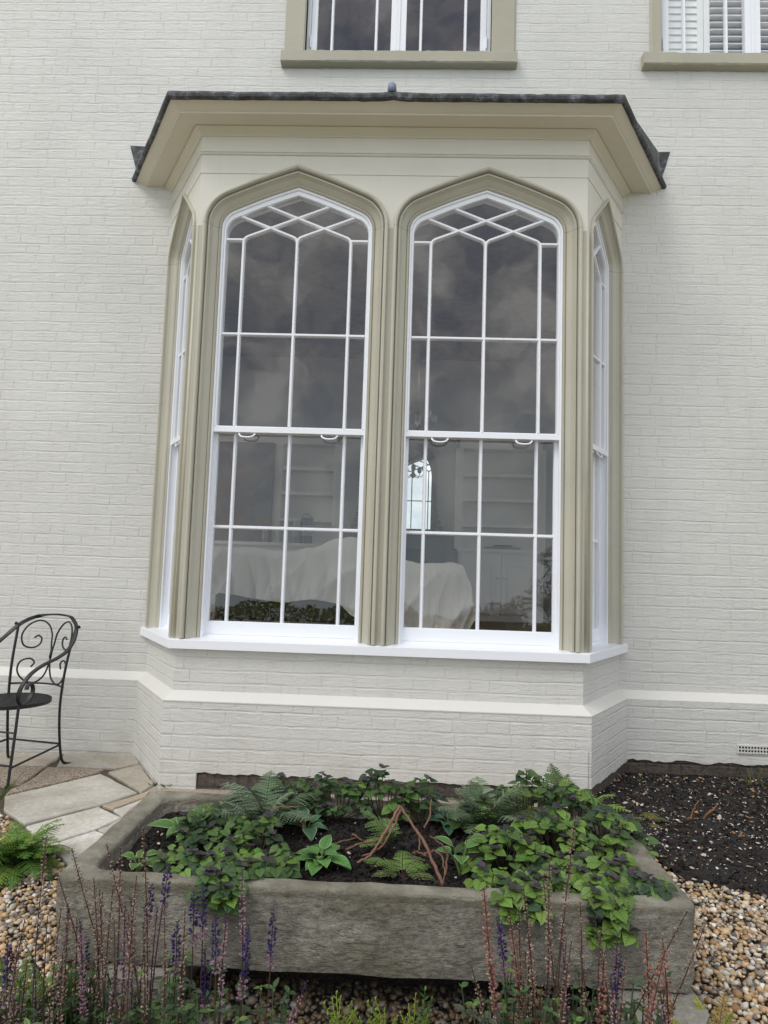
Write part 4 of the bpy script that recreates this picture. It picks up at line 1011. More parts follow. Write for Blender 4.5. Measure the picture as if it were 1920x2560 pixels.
for (x0, x1, y0, y1, lb) in ((-.74, -.50, -2.03, -1.5, 'rough pale stone block propping up the left end of the trough'), (.80, 1.04, -2.10, -1.5, 'smooth pale stone block under the right end of the trough')):
    mb = MB(); bevbox(mb, x0, x1, y0, y1, -.03, .1045, .018); o = mb.build('stone_block', M_block, smooth=False); o['label'] = lb; o['category'] = 'block'
ZSO = TZ1-.055
def ztr(x, y): return ZSO+.012*noise2(x*2, y*2, 3)
soil_grid('trough_soil', TX0+.07, TX1-.07, TY0+.05, TY1-.06, .02, lambda x, y: True, lambda x, y: ztr(x, y)+rs.uniform(-.004, .004), M_soil, kind='stuff', label='black potting soil filling the stone trough', category='soil')
scat_soil('trs', (TX0+.12, TX1-.11, TY0+.085, TY1-.1), 6500, ztr, lambda x, y: True, 'dark clods of potting soil in the stone trough', 33, 1)
n = 90; x = rg.uniform(TX0+.13, TX1-.13, n); y = rg.uniform(TY0+.1, TY1-.12, n)
blobs('soil_flecks', [(a, b, ztr(a, b)+.008) for a, b in zip(x, y)], rg.exponential(.0018, n)+.0015, np.array([(.55, .48, .42)])*rg.uniform(.6, 1.2, (n, 1)), M_bits, .5, 1, 19, False, kind='stuff', label='pale grit flecks on the trough soil', category='grit')

# ------------------------------------------------------------------ plants
def leaf(mb, base, d, up, L_, W, shape='heart', col=(.1, .2, .04), fold=.25, curl=.3, n=6, edge=None):
    "leaf blade: base point, direction, up normal"
    d = Vector(d).normalized(); up = Vector(up); up = (up-d*up.dot(d)).normalized(); sd_ = d.cross(up)
    V = []; UVs = []
    for i in range(n+1):
        t = i/n
        if shape == 'heart': wv = (.62, .97, .99, .86, .62, .30, 0)[i] if n == 6 else math.sin(PI*t**.7)
        elif shape == 'ovate': wv = math.sin(PI*t**.75)*1.0
        elif shape == 'lance': wv = math.sin(PI*t**.8)**.9
        else: wv = math.sin(PI*t)
        if t == 1: wv = 0
        off = -.14*L_ if (shape == 'heart' and i == 0) else 0
        ang = curl*t
        c = base+d*(L_*t*math.cos(ang*.6))-up*(L_*t*math.sin(ang)*.6)
        for s_, q in ((-1, 1), (-.5, .5), (0, 0), (.5, .5), (1, 1)):
            p = c+sd_*(s_*wv*W)+up*(abs(s_)*wv*W*fold)*(1-.5*abs(s_))+d*(off*abs(s_))
            V.append(p); UVs.append((t, .5+.5*s_))
    fs = [(i*5+k, i*5+k+1, (i+1)*5+k+1, (i+1)*5+k) for i in range(n) for k in range(4)]
    if edge is None: mb.add(V, fs, UVs, 0, col)
    else:
        inner_ = [f for j, f in enumerate(fs) if j % 4 in (1, 2)]; outer = [f for j, f in enumerate(fs) if j % 4 in (0, 3)]
        # pale margin: narrow outer strip
        V2 = []
        for i in range(n+1):
            row = V[i*5:i*5+5]; V2 += [row[0], row[0].lerp(row[1], .28), row[2], row[4].lerp(row[3], .28), row[4]]
        mb.add(V2, inner_, UVs, 0, col); mb.add(V2, outer, UVs, 0, edge)
def jc(c, rg_, a=.25):
    k = rg_.uniform(1-a, 1+a); return tuple(max(.003, x*k*rg_.uniform(.93, 1.07)) for x in c)
GREEN = (.056, .112, .028); DKG = (.028, .058, .022); LIME = (.105, .188, .034); PURP = (.022, .016, .024)
def heartplant(cx, cy, rx, ry, h, label, seed, lime=.35, dark=.4, hang=None, dens=1.0, size=1.0):
    rg_ = random.Random(seed); r = thing('leafy_plant', label, 'plant', (cx, cy, ZSO), 'heart leaved plants in the trough')
    mb = MB(); st = MB(); n = int(3.1*rx*ry/(.05**2)*1.35*dens); pts = []
    tries = 0
    while len(pts) < n and tries < n*30:
        tries += 1; a = rg_.uniform(0, 2*PI); q = math.sqrt(rg_.random()); x, y = rx*q*math.cos(a), ry*q*math.sin(a)
        if all((x-p[0])**2+(y-p[1])**2 > .025**2 for p in pts): pts.append((x, y))
    if hang:
        pts += hang
    for pt in pts:
        x, y = pt[0], pt[1]; q = min(1, math.hypot(x/rx, y/ry)); z = (h*(1-.62*q*q)*rg_.uniform(.72, 1.12)) if len(pt) == 2 else pt[2]
        top = Vector((x, y, z)); lean = Vector((x*.8, y*.8, 0))
        if len(pt) == 2: st.tube([(x*.1, y*.1, -.01), (x*.75, y*.75, z*.45), top], .0022, 5, False, jc((.09, .07, .04), rg_))
        elif z < .045: st.tube([(x*.1, y*.1, -.01), (x*.8, y*.75, -.012), (x*.98, y*.9+.02, .03), (x*.98, y+.002, .056), top], .0014, 5, False, jc((.06, .09, .03), rg_))
        isl = rg_.random() < lime; base = LIME if isl else (GREEN if rg_.random() < .62 else DKG)
        a0 = rg_.uniform(0, PI)
        for lev, (kk, ls, dz) in enumerate(((2, 1.0, -.014), (2, .95, 0.0))):
            for k in range(kk):
                a = a0+lev*PI/2+k*PI+rg_.uniform(-.35, .35); tl = rg_.uniform(-.35, .25)
                dd = Vector((math.cos(a), math.sin(a), tl))+lean*1.2+Vector((0, -.12, 0))
                up = Vector((0, -.35, 1))+lean*1.3+Vector((rg_.uniform(-.25, .25), rg_.uniform(-.25, .25), 0))
                Ls = rg_.uniform(.024, .048)*ls*size
                leaf(mb, top+Vector((0, 0, dz))+dd.normalized()*.008, dd, up, Ls, Ls*.47, 'heart', jc(base, rg_, .3), rg_.uniform(.1, .35), rg_.uniform(.2, .9))
        if rg_.random() < dark*.75:
            for k in range(4):
                a = a0+PI/4+k*PI/2+rg_.uniform(-.3, .3); dd = Vector((math.cos(a), math.sin(a), rg_.uniform(.2, .9))); Ls = rg_.uniform(.016, .034)*size
                leaf(mb, top+Vector((0, 0, .008)), dd, Vector((0, 0, 1)), Ls, Ls*.42, 'ovate', jc(rg_.choice([(.034, .026, .038), (.05, .042, .05), (.045, .055, .035)]), rg_, .4), .2, .4, 5)
    mb.build('foliage', M_leaf, r, smooth=True); st.build('stem', M_bark, r, smooth=True); return r
def fern(base, n, L_, label, seed, cols, spread=(0, 2*PI), arch_=.9, name='fern', elev=(.5, 1.2), group=None, dens=1.0, rach=(.05, .03, .03), wide=.26, parts=True):
    rg_ = random.Random(seed); r = thing(name, label, 'fern', base, group)
    for k in range(n):
        a = spread[0]+(spread[1]-spread[0])*(k+rg_.uniform(.1, .9))/n; el = rg_.uniform(*elev); Lf = L_*rg_.uniform(.7, 1.1)
        hd = Vector((math.cos(a), math.sin(a), 0)); pts = []; p = Vector((0, 0, 0)); ang = el+.25; m_ = 20
        for i in range(m_+1):
            pts.append(p.copy()); ang -= arch_*1.25/m_*(1+.6*i/m_); p = p+(hd*math.cos(ang)+Vector((0, 0, 1))*math.sin(ang))*Lf/m_
        mb = MB(); mb.tube(pts[::3]+[pts[-1]], .001, 5, False, jc(rach, rg_), rr=[.0018*(1-.7*i/(len(pts[::3]))) for i in range(len(pts[::3])+1)])
        side = Vector((-math.sin(a), math.cos(a), 0)); c0 = rg_.choice(cols)
        for i in range(4, m_):
            t = (i-4)/(m_-4); d_ = (pts[i+1]-pts[i]).normalized(); up = side.cross(d_)*-1
            if up.z < 0: up = -up
            w_ = Lf*wide*(math.sin(PI*(.16+.84*t)**.75)**.8)*rg_.uniform(.85, 1.1)
            for s_ in (-1, 1):
                dd = (side*s_*1.0+d_*.42+up*rg_.uniform(-.22, .1)).normalized(); cc_ = jc(c0, rg_, .18)
                # toothed pinna: small lobes either side of a midrib
                q = d_; nl = max(3, int(w_/.009)); nrm = up
                prev = None; V = []; fs = []
                for j in range(nl):
                    tt = j/nl; cpt = pts[i]+dd*w_*tt-nrm*w_*tt*tt*.25; lw = Lf/m_*.44*(1-tt)**.6+.0008; st_ = w_/nl
                    for s2 in (-1, 1):
                        o_ = len(V); V += [cpt, cpt+q*s2*lw*.85+dd*st_*.25, cpt+q*s2*lw+dd*st_*.95, cpt+dd*st_*1.05]; fs.append((o_, o_+1, o_+2, o_+3))
                mb.add(V, fs, None, 0, cc_)
        mb.build('frond', M_fern, r)
    return r
def hosta(base, n, L_, label, seed, c=(.07, .17, .04), e_=(.33, .42, .2), tall=.5):
    rg_ = random.Random(seed); r = thing('hosta', label, 'plant', base); st = MB(); mb = MB()
    for k in range(n):
        a = 2*PI*k*.382+rg_.uniform(-.3, .3); lv = k/n; el = .35+.75*lv; Ls = L_*rg_.uniform(.75, 1.1)*(1-.25*lv)
        hd = Vector((math.cos(a), math.sin(a), 0)); tip = hd*Ls*.55*(1-.6*lv)+Vector((0, 0, tall*Ls*(.7+.9*lv)))
        st.tube([Vector((0, 0, 0)), tip*.5+Vector((0, 0, .01)), tip], .002, 5, False, (.12, .2, .06))
        leaf(mb, tip, hd*math.cos(el)+Vector((0, 0, math.sin(el)*.8)), Vector((0, -.1, 1))-hd*.1, Ls, Ls*.32, 'ovate', jc(c, rg_, .2), .3, rg_.uniform(.6, 1.3), 8, jc(e_, rg_, .12))
    mb.build('foliage', M_leaf, r, smooth=True); st.build('stalk', M_bark, r); return r
def tp(px, py, z=None):      # a point of the trough's soil seen at this place
    return atZ(px, py, ZSO if z is None else z)
# heart leaved plants: (screen centre on its mound, radii, height)
HP = [((530, 2120), .15, .12, .10, 'mid green mound at the front left of the trough, shoots trailing over the rim', 1, .35, .4),
      ((640, 2155), .13, .10, .10, 'green mound left of the frilled hosta, between it and the front left mound', 2, .35, .4),
      ((450, 2180), .075, .07, .075, 'small leafy clump beside the sprig in the front left corner of the trough', 3, .4, .35),
      ((730, 2020), .14, .09, .12, 'dark green clump right behind the silvery fern on the left', 4, .08, .6),
      ((850, 2010), .14, .09, .13, 'dark purple-tipped clump at the back, left of the bent thorny stem', 5, .06, .65),
      ((960, 2005), .15, .09, .14, 'dark green clump at the back, behind the top of the bent thorny stem', 6, .08, .6),
      ((1050, 2015), .10, .09, .12, 'dark clump at the back between the bent stem and the big dusky fern', 7, .1, .5),
      ((1290, 2010), .14, .10, .16, 'bushy green plant in the back right, behind the lime fern frond', 8, .2, .3),
      ((1400, 2030), .14, .11, .13, 'green plant at the back right corner of the trough under the feathery ferns', 9, .3, .4),
      ((1260, 2170), .15, .13, .10, 'lime green mound right of the small two-leaved hosta', 10, .7, .4),
      ((1390, 2150), .16, .15, .12, 'lime green mound in the middle of the right end of the trough', 11, .65, .45),
      ((1520, 2140), .14, .15, .12, 'green mound spilling over the right rim of the trough', 12, .35, .5),
      ((640, 2030), .12, .10, .08, 'low dark leaves beneath the silvery painted fern', 14, .05, .5),
      ((1200, 2080), .10, .10, .09, 'low dark leaves beneath the big dusky fern', 15, .1, .5)]
for (q, rx, ry, h, lb, sd2, li, dk) in HP:
    p = tp(*q); h = h*1.35; y = min(max(p.y, TY0+.03+ry*.62), TY1-.02-ry*.7); x = min(max(p.x, TX0+.1+rx*.7), TX1-.03-rx*.6)
    hang = None
    rh = random.Random(sd2)
    def rim(pxa, pxb, n_, lo):      # shoots lying over the front rim between two places
        return [(atZ(rh.uniform(pxa, pxb), 2225, TZ1).x-x, TY0-y-.004-.012*rh.random(), .058-(.058-lo)*rh.random()) for _ in range(n_)]
    def over(pxa, pxb, n_): return [(atZ(rh.uniform(pxa, pxb), 2225, TZ1).x-x, TY0-y+rh.uniform(.0, .06), rh.uniform(.066, .08)) for _ in range(n_)]
    def edge(pxa, pxb, n_): return [(atZ(rh.uniform(pxa, pxb), 2225, TZ1).x-x, TY0-y+rh.uniform(.065, .15), rh.uniform(.055, .085)) for _ in range(n_)]
    if sd2 == 11: hang = rim(1460, 1548, 15, -.035)+over(1462, 1546, 9)+edge(1350, 1560, 36)+[(a, b+.09, c+.02) for a, b, c in edge(1380, 1600, 26)]
    if sd2 == 12: hang = edge(1550, 1665, 26)
    if sd2 == 10: hang = rim(1240, 1345, 9, .02)+over(1240, 1345, 9)+edge(1190, 1370, 30)
    if sd2 == 1: hang = rim(485, 600, 9, .005)+over(485, 600, 9)+edge(420, 640, 34)
    if sd2 == 2: hang = edge(610, 700, 14)
    heartplant(x, y, rx, ry, h, lb, sd2, li, dk, hang)
SILV = [(.15, .20, .13), (.20, .25, .17), (.10, .15, .085)]; DUSK = [(.075, .115, .055), (.11, .15, .08), (.06, .085, .045)]; LIMEF = [(.16, .26, .045), (.20, .30, .06)]
fern(tp(660, 2075), 14, .27, 'silvery painted fern with dusky stems at the back left of the trough', 40, SILV, (0, 2*PI), .8, elev=(.7, 1.35), rach=(.07, .03, .035))
fern(tp(545, 2080), 12, .18, 'fine green fern in the back left corner of the trough', 41, [(.075, .13, .035), (.09, .15, .04)], (.5, 4.6), 1.1, elev=(.4, 1.0))
fern(tp(1215, 2090), 21, .27, 'big dusky green fern standing right of the bent thorny stem', 42, DUSK+SILV[:1], (0, 2*PI), .85, elev=(.7, 1.4), rach=(.05, .03, .03))
fern(tp(1275, 2075), 3, .20, 'lime coloured fern with one arched frond behind the right mounds', 43, LIMEF, (-.6, 1.4), 1.3, elev=(1.0, 1.4))
fern(tp(1450, 2060), 7, .24, 'feathery lime fern reaching past the back right corner of the trough', 44, LIMEF+[(.1, .17, .04)], (-.9, 2.2), .9, elev=(.5, 1.25))
fern(tp(1400, 2025), 3, .22, 'delicate upright fern against the white brick at the back right', 45, [(.07, .11, .04)], (.6, 2.4), .5, elev=(1.1, 1.45))
fern(tp(975, 2120), 6, .18, 'small pale fern between the thorny stem and the left hosta', 46, [(.12, .19, .07), (.1, .17, .05)], (1.2, 5.2), .9, elev=(.5, 1.3))
fern(tp(1005, 2195), 7, .14, 'little fern low on the bare soil in front of the bent stem', 47, [(.10, .17, .04), (.12, .15, .06)], (-.4, 3.8), .9, elev=(.25, .8))
fern(tp(1195, 2125), 2, .12, 'tiny yellowing fern frond under the big dusky fern', 48, [(.22, .3, .05), (.4, .2, .05)], (3.6, 5.0), 1.0, elev=(.5, .9))
hosta(tp(470, 2105), 12, .105, 'small upright hosta with pale edged leaves at the left of the trough', 50)
hosta(tp(800, 2170), 26, .082, 'frilled green hosta with pale edges at the front of the bare soil', 51, (.08, .2, .045), (.2, .33, .12))
hosta(tp(765, 2085), 10, .085, 'bluish hosta behind the thorny stick on the left', 52, (.05, .12, .055), (.22, .32, .2))
hosta(tp(1120, 2075), 14, .075, 'cluster of small bluish hosta leaves left of the big dusky fern', 53, (.035, .10, .05), (.16, .27, .16))
hosta(tp(1150, 2190), 6, .10, 'young hosta with a few upright pale edged leaves by the lime mound', 54, (.07, .17, .04), (.35, .45, .2), 1.0)
hosta(tp(345, 2185), 7, .06, 'tiny pale edged sprig in the front left corner of the trough', 55, (.08, .17, .03), (.35, .42, .2), .8)
# bare thorny stems
def stick(paths, label, seed, name='thorny_stem', c=(.2, .115, .07)):
    rg_ = random.Random(seed); base = paths[0][0][0]; r = thing(name, label, 'stem', base); ch = []
    for pi, (pts, r0) in enumerate(paths):
        P = [Vector(p) for p in pts]; Q = []
        for a, b in zip(P[:-1], P[1:]):
            for k in range(5): Q.append(a.lerp(b, k/5)+Vector((rg_.gauss(0, .0013), rg_.gauss(0, .0013), rg_.gauss(0, .0013)))*(0 if k == 0 else 1))
        Q.append(P[-1]); mb = MB(); m_ = len(Q); mb.tube(Q, r0, 7, True, jc(c, rg_, .2), rr=[r0*(1.05-.45*i/m_)*rg_.uniform(.88, 1.12) for i in range(m_)])
        for i in range(1, m_-1, 2):
            d_ = Vector((rg_.uniform(-1, 1), rg_.uniform(-1, 1), rg_.uniform(-.3, 1))).normalized(); mb.tube([Q[i], Q[i]+d_*(r0+.005)], .001, 4, False, jc(c, rg_, .2), rr=[.0018, .0002])
        ch.append(mb.build('branch', M_bark, r, smooth=True))
    keep(r, ch)
def sp(px, py, z, dy=0):
    "point in the trough at height z"
    return atZ(px, py, z)
z0 = ZSO
yb = tp(1105, 2215).y
stick([([atY(1107, 2215, yb), atY(1085, 2160, yb+.05), atY(1060, 2105, yb+.1), atY(1030, 2060, yb+.15), atY(1000, 2015, yb+.2)], .0062),
       ([atY(1000, 2014, yb+.2), atY(975, 2060, yb+.18), atY(945, 2110, yb+.12), atY(925, 2140, yb+.08), atY(893, 2157, yb+.05)], .0055),
       ([atY(1003, 2020, yb+.2), atY(985, 2065, yb+.17), atY(955, 2115, yb+.13), atY(935, 2130, yb+.1), atY(905, 2140, yb+.08)], .0042),
       ([atY(945, 2102, yb+.14), atY(905, 2108, yb+.1), atY(864, 2124, yb+.07)], .0042),
       ([atY(1060, 2135, yb+.06), atY(1085, 2125, yb+.1), atY(1105, 2140, yb+.08), atY(1112, 2180, yb+.02), atY(1109, 2215, yb)], .0038),
       ([atY(1112, 2190, yb+.01), atY(1120, 2140, yb+.08), atY(1105, 2110, yb+.12), atY(1075, 2090, yb+.15)], .0035),
       ([atY(1050, 2085, yb+.14), atY(1048, 2125, yb+.06)], .0035), ([atY(1065, 2140, yb+.05), atY(1045, 2128, yb+.06), atY(1030, 2132, yb+.06)], .003),
       ([atY(1060, 2070, yb+.14), atY(1075, 2040, yb+.17), atY(1078, 1998, yb+.2)], .003)],
      'tall bent thorny brown stem, snapped over at the top, in the middle of the trough', 60)
yb = tp(780, 2108).y
stick([([atY(782, 2110, yb), atY(760, 2070, yb+.04), atY(748, 2050, yb+.06), atY(737, 2032, yb+.08)], .0045), ([atY(749, 2018+0, yb+.07)*.0+atY(748, 2018, yb+.07), atY(700, 2016, yb+.05), atY(655, 2027, yb+.03)], .0025)],
      'thin forked thorny stick behind the frilled hosta', 61, c=(.28, .15, .09))
yb = tp(810, 2118).y
stick([([atY(808, 2117, yb), atY(850, 2105, yb+.02), atY(892, 2094, yb+.05)], .004), ([atY(880, 2086, yb+.05), atY(908, 2102, yb+.03)], .004)], 'short thorny stick lying right of the frilled hosta', 62)

# foreground sages: spikes listed by tip and lower end as seen in the photo
def q7(x, y): return (x/1.728, 1900+y/1.728)
def q8(x, y): return (660+x/1.765, 1860+y/1.765)
def q6(x, y): return (1220+x/2.37, 1700+y/2.37)
V_, P_, R_c, M_c = 'v', 'p', 'r', 'm'
SPK_L = [(q7(35, 770), q7(35, 1000), V_), (q7(72, 830), q7(115, 1100), M_c), (q7(200, 340), q7(205, 900), P_), (q7(310, 385), q7(540, 830), P_), (q7(255, 510), q7(480, 900), P_), (q7(460, 365), q7(620, 860), P_),
         (q7(520, 380), q7(515, 700), P_), (q7(620, 295), q7(650, 900), P_), (q7(732, 440), q7(700, 900), V_), (q7(590, 500), q7(600, 800), P_), (q7(655, 540), q7(650, 900), V_), (q7(540, 620), q7(530, 900), M_c),
         (q7(838, 570), q7(820, 930), V_), (q7(878, 560), q7(860, 950), V_), (q7(1045, 460), q7(1040, 930), M_c), (q7(930, 670), q7(925, 1000), V_), (q7(980, 650), q7(990, 1050), M_c), (q7(1075, 720), q7(1030, 960), V_),
         (q7(1180, 650), q7(1140, 1000), V_), (q7(885, 820), q7(880, 1000), V_), (q7(800, 640), q7(770, 1000), P_), (q7(765, 700), q7(750, 950), V_), (q7(405, 510), q7(440, 900), P_), (q7(300, 640), q7(300, 1000), M_c),
         (q7(380, 780), q7(400, 950), V_), (q7(580, 830), q7(555, 1100), P_), (q7(1325, 955), q7(1190, 1141), M_c), (q7(170, 1050), q7(170, 1141), V_), (q7(150, 880), q7(165, 1100), M_c), (q7(490, 540), q7(500, 900), P_),
         (q7(680, 640), q7(690, 900), M_c), (q7(430, 560), q7(455, 900), P_), (q7(350, 700), q7(360, 1000), M_c), (q7(265, 640), q7(268, 1000), P_), (q7(565, 600), q7(575, 900), M_c), (q7(710, 620), q7(712, 950), P_), (q7(120, 860), q7(140, 1100), P_), (q7(5, 1000), q7(5, 1141), P_), (q7(620, 700), q7(628, 1000), P_), (q7(510, 850), q7(515, 1100), M_c)]
SPK_R = [(q8(970, 640), q8(1050, 1060), R_c), (q8(1035, 765), q8(1045, 970), V_), (q8(1085, 765), q8(1110, 1100), R_c), (q8(1125, 715), q8(1160, 1100), P_), (q8(1145, 640), q8(1165, 1000), P_), (q8(1230, 580), q8(1250, 900), P_),
         (q8(1260, 500), q8(1270, 900), P_), (q8(1375, 320), q8(1310, 830), P_), (q8(1395, 700), q8(1370, 1050), P_), (q8(1310, 800), q8(1305, 1100), M_c), (q8(1255, 890), q8(1265, 1150), M_c), (q8(915, 980), q8(970, 1210), P_),
         (q8(990, 955), q8(1015, 1160), M_c), (q8(1220, 1070), q8(1225, 1235), R_c), (q8(1300, 1045), q8(1290, 1235), R_c), (q8(1500, 950), q8(1490, 1235), R_c), (q8(1570, 940), q8(1550, 1235), V_), (q8(1560, 840), q8(1555, 1160), M_c),
         (q8(1595, 940), q8(1570, 1235), P_), (q8(1530, 1020), q8(1520, 1235), M_c), (q8(1480, 830), q8(1490, 1050), P_), (q8(1125, 1110), q8(1135, 1235), P_), (q8(1175, 790), q8(1180, 1100), P_),
         (q6(935, 1500), q6(890, 2038), R_c), (q6(1035, 1530), q6(1015, 2038), R_c), (q6(1180, 1370), q6(950, 1660), P_), (q6(1290, 1440), q6(1050, 1750), P_), (q6(1020, 1850), q6(1030, 2038), M_c), (q6(1050, 1600), q6(960, 1900), R_c)]
SCOL = {'d': [(.10, .065, .05), (.16, .11, .085), (.07, .05, .04)], 'v': [(.035, .02, .10), (.05, .03, .135), (.025, .015, .06)], 'p': [(.24, .16, .125), (.19, .125, .10), (.34, .26, .20), (.12, .08, .065)], 'r': [(.24, .115, .085), (.19, .085, .08), (.31, .18, .12)], 'm': [(.24, .14, .19), (.17, .10, .15), (.3, .2, .22)]}
M_bits2 = vcol('petals', .7, spec=.15)
def spike(tip, low, kind, y, rg_, parent):
    T_ = atY(tip[0], tip[1], y); B_ = atY(low[0], low[1], y-.0)
    d_ = (T_-B_).normalized(); t = (B_.z+.02)/max(.15, d_.z); base = B_-d_*t
    base = B_+(base-B_)*1.0; base.x = B_.x+(base.x-B_.x)*.6; base.y = y-.06
    L0 = (T_-base).length; P = []
    for i in range(15):
        s = i/14; P.append(base.lerp(T_, s)+Vector(((math.sin(s*PI)*.012*(1 if tip[0] % 2 < 1 else -1)), 0, 0)))
    mb = MB(); mb.tube(P, .002, 5, False, jc((.055, .035, .028), rg_, .3), rr=[.0024-.0013*i/14 for i in range(15)])
    sl = min(L0*.72, rg_.uniform(.20, .30) if kind != 'v' else rg_.uniform(.1, .17)); nw = int(sl/.0085)
    dd = (P[-1]-P[-3]).normalized(); a1 = dd.cross(Vector((0, 1, 0))).normalized(); a2 = dd.cross(a1)
    dense = kind in ('v', 'r')
    for w_ in range(nw):
        s = w_/nw; dist = sl*s; pos = T_-(T_-base).normalized()*dist
        # follow the bend
        f = 1-dist/L0; pos = base.lerp(T_, f)+Vector((math.sin(f*PI)*.012*(1 if tip[0] % 2 < 1 else -1), 0, 0))
        fl = kind
        if kind == 'v' and s > .72: fl = 'm'
        if kind == 'm' and s < .12: fl = 'v'
        nb = 5 if dense else (rg_.choice([1, 2]) if kind == 'd' else rg_.choice([3, 4, 5])); rad = (.004+.0038*min(1, s*4))*(1.1 if dense else .85)
        for b_ in range(nb):
            a = rg_.uniform(0, 2*PI); o_ = a1*math.cos(a)+a2*math.sin(a); c = jc(rg_.choice(SCOL[fl]), rg_, .35)
            p = pos+o_*rad*.4; q = (o_+dd*rg_.uniform(.1, 1.0)).normalized(); ln = rad*rg_.uniform(.8, 1.4); sd_ = q.cross(dd).normalized()*rad*.38; u_ = q.cross(sd_).normalized()*rad*.38
            mb.add([p, p+q*ln*.6+sd_, p+q*ln*.6+u_, p+q*ln*.6-sd_, p+q*ln*.6-u_, p+q*ln], [(0, 1, 2), (0, 2, 3), (0, 3, 4), (0, 4, 1), (5, 2, 1), (5, 3, 2), (5, 4, 3), (5, 1, 4)], None, 0, c)
    o = mb.build('flower_spike', M_bits2, parent); return o, base
SAGEG = [(.035, .075, .026), (.055, .11, .036), (.10, .17, .045), (.06, .085, .05)]
def sage(spikes, label, seed, y0, y1):
    rg_ = random.Random(seed); xs = []; objs = []
    root = thing('sage_plant', label, 'plant', (0, 0, 0), 'flowering sages along the front of the trough')
    bases = []
    for tip, low, kind in spikes:
        o, b = spike(tip, low, kind, rg_.uniform(y0, y1), rg_, root); objs.append(o); bases.append(b)
    cx = sum(b.x for b in bases)/len(bases); root.location = (cx, (y0+y1)/2-.05, 0)
    fo = MB()
    x0, x1 = min(b.x for b in bases)-.05, max(b.x for b in bases)+.05
    for k in range(int(105*(x1-x0)/.3)+16):
        x = rg_.uniform(x0, x1); y = rg_.uniform(y0-.08, y1+.05); h = rg_.uniform(.05, .36)*(.55+.45*rg_.random()); lx = rg_.uniform(-.04, .04)
        P = [Vector((x, y, 0)), Vector((x+lx*.5, y, h*.5)), Vector((x+lx, y, h))]; fo.tube(P, .0018, 4, False, jc((.06, .09, .04), rg_))
        m_ = 4 if h > .15 else 3
        for lv in range(m_):
            z = h*(lv+1.2)/(m_+.2); c = P[0].lerp(P[2], min(1, z/h)); a0 = rg_.uniform(0, PI); col = rg_.choice(SAGEG)
            for s_ in (0, 1, 2):
                a = a0+s_*PI*.66+rg_.uniform(-.3, .3); Ls = rg_.uniform(.014, .044)*(1.15-.15*lv)
                leaf(fo, c, (math.cos(a), math.sin(a), rg_.uniform(.0, .8)), (0, -.3, 1), Ls, Ls*rg_.uniform(.16, .28), 'lance', jc(col, rg_, .35), .3, rg_.uniform(.2, 1.0), 5)
    objs.append(fo.build('foliage', M_leaf, root, smooth=True)); keep(root, objs); return root
rx_ = random.Random(99)
for k in range(11):
    x_ = rx_.uniform(60, 640); y_ = rx_.uniform(560, 860); SPK_L.append((q7(x_, y_), q7(x_+rx_.uniform(-25, 60), y_+rx_.uniform(230, 330)), rx_.choice('ppmpd')))
for k in range(9):
    x_ = rx_.uniform(930, 1560); y_ = rx_.uniform(760, 980); SPK_R.append((q8(x_, y_), q8(x_+rx_.uniform(-40, 30), y_+250), rx_.choice('pdpr')))
SPK_L.sort(key=lambda s: s[1][0]); SPK_R.sort(key=lambda s: s[1][0])
sage(SPK_L[:11], 'sage at the bottom left corner with two fat violet spikes over the gravel', 70, -2.50, -2.36)
sage(SPK_L[11:24], 'sage with faded pink spikes leaning left across the left corner of the trough', 71, -2.42, -2.28)
sage(SPK_L[24:38], 'sage with the tallest faded spikes and violet tips, before the left part of the trough', 72, -2.45, -2.3)
sage(SPK_L[38:], 'sage with slim violet and mauve spikes, nearest the middle of the left group', 73, -2.42, -2.30)
sage(SPK_R[:12], 'sage with rusty spikes and one deep violet spike, left plant of the right group', 74, -2.42, -2.3)
sage(SPK_R[12:24], 'sage whose tallest brown spike reaches over the lime mound', 75, -2.42, -2.28)
sage(SPK_R[24:], 'sage with brick red and orange spikes fanning out at the trough right end', 76, -2.42, -2.3)
# ferns and tufts in the gravel
DG = [(.045, .10, .02), (.06, .13, .022), (.09, .16, .025)]
fern(atZ(45, 2170, 0), 52, .25, 'dense mid green fern on the gravel at the left edge', 80, [(.07, .15, .025), (.10, .19, .03), (.14, .22, .035)], (0, 2*PI), .95, elev=(.2, 1.35), wide=.22)
p_ = atY(140, 2560, -2.32); fern((p_.x, -2.32, 0), 9, .36, 'upright dark green fern behind the left sages', 81, DG, (0, 2*PI), .35, elev=(1.1, 1.45), wide=.13)
p_ = atY(40, 2560, -2.28); fern((p_.x, -2.28, 0), 8, .30, 'yellow green fern at the far bottom left over the gravel', 82, [(.14, .2, .03), (.1, .16, .03)], (0, 2*PI), .4, elev=(1.0, 1.4), wide=.13)
p_ = atY(1790, 2560, -2.12); fern((p_.x, -2.12, 0), 9, .20, 'yellow tinged fern on the gravel at the bottom right corner', 83, [(.24, .26, .03), (.16, .2, .03), (.2, .14, .04)], (0, 2*PI), .6, elev=(.8, 1.4), wide=.14)
fern(atZ(1620, 2060, 0), 6, .16, 'sparse low fern on the soil bed beside the back right corner of the trough', 84, [(.09, .12, .03), (.14, .11, .04)], (0, 2*PI), 1.0, elev=(.3, .9))
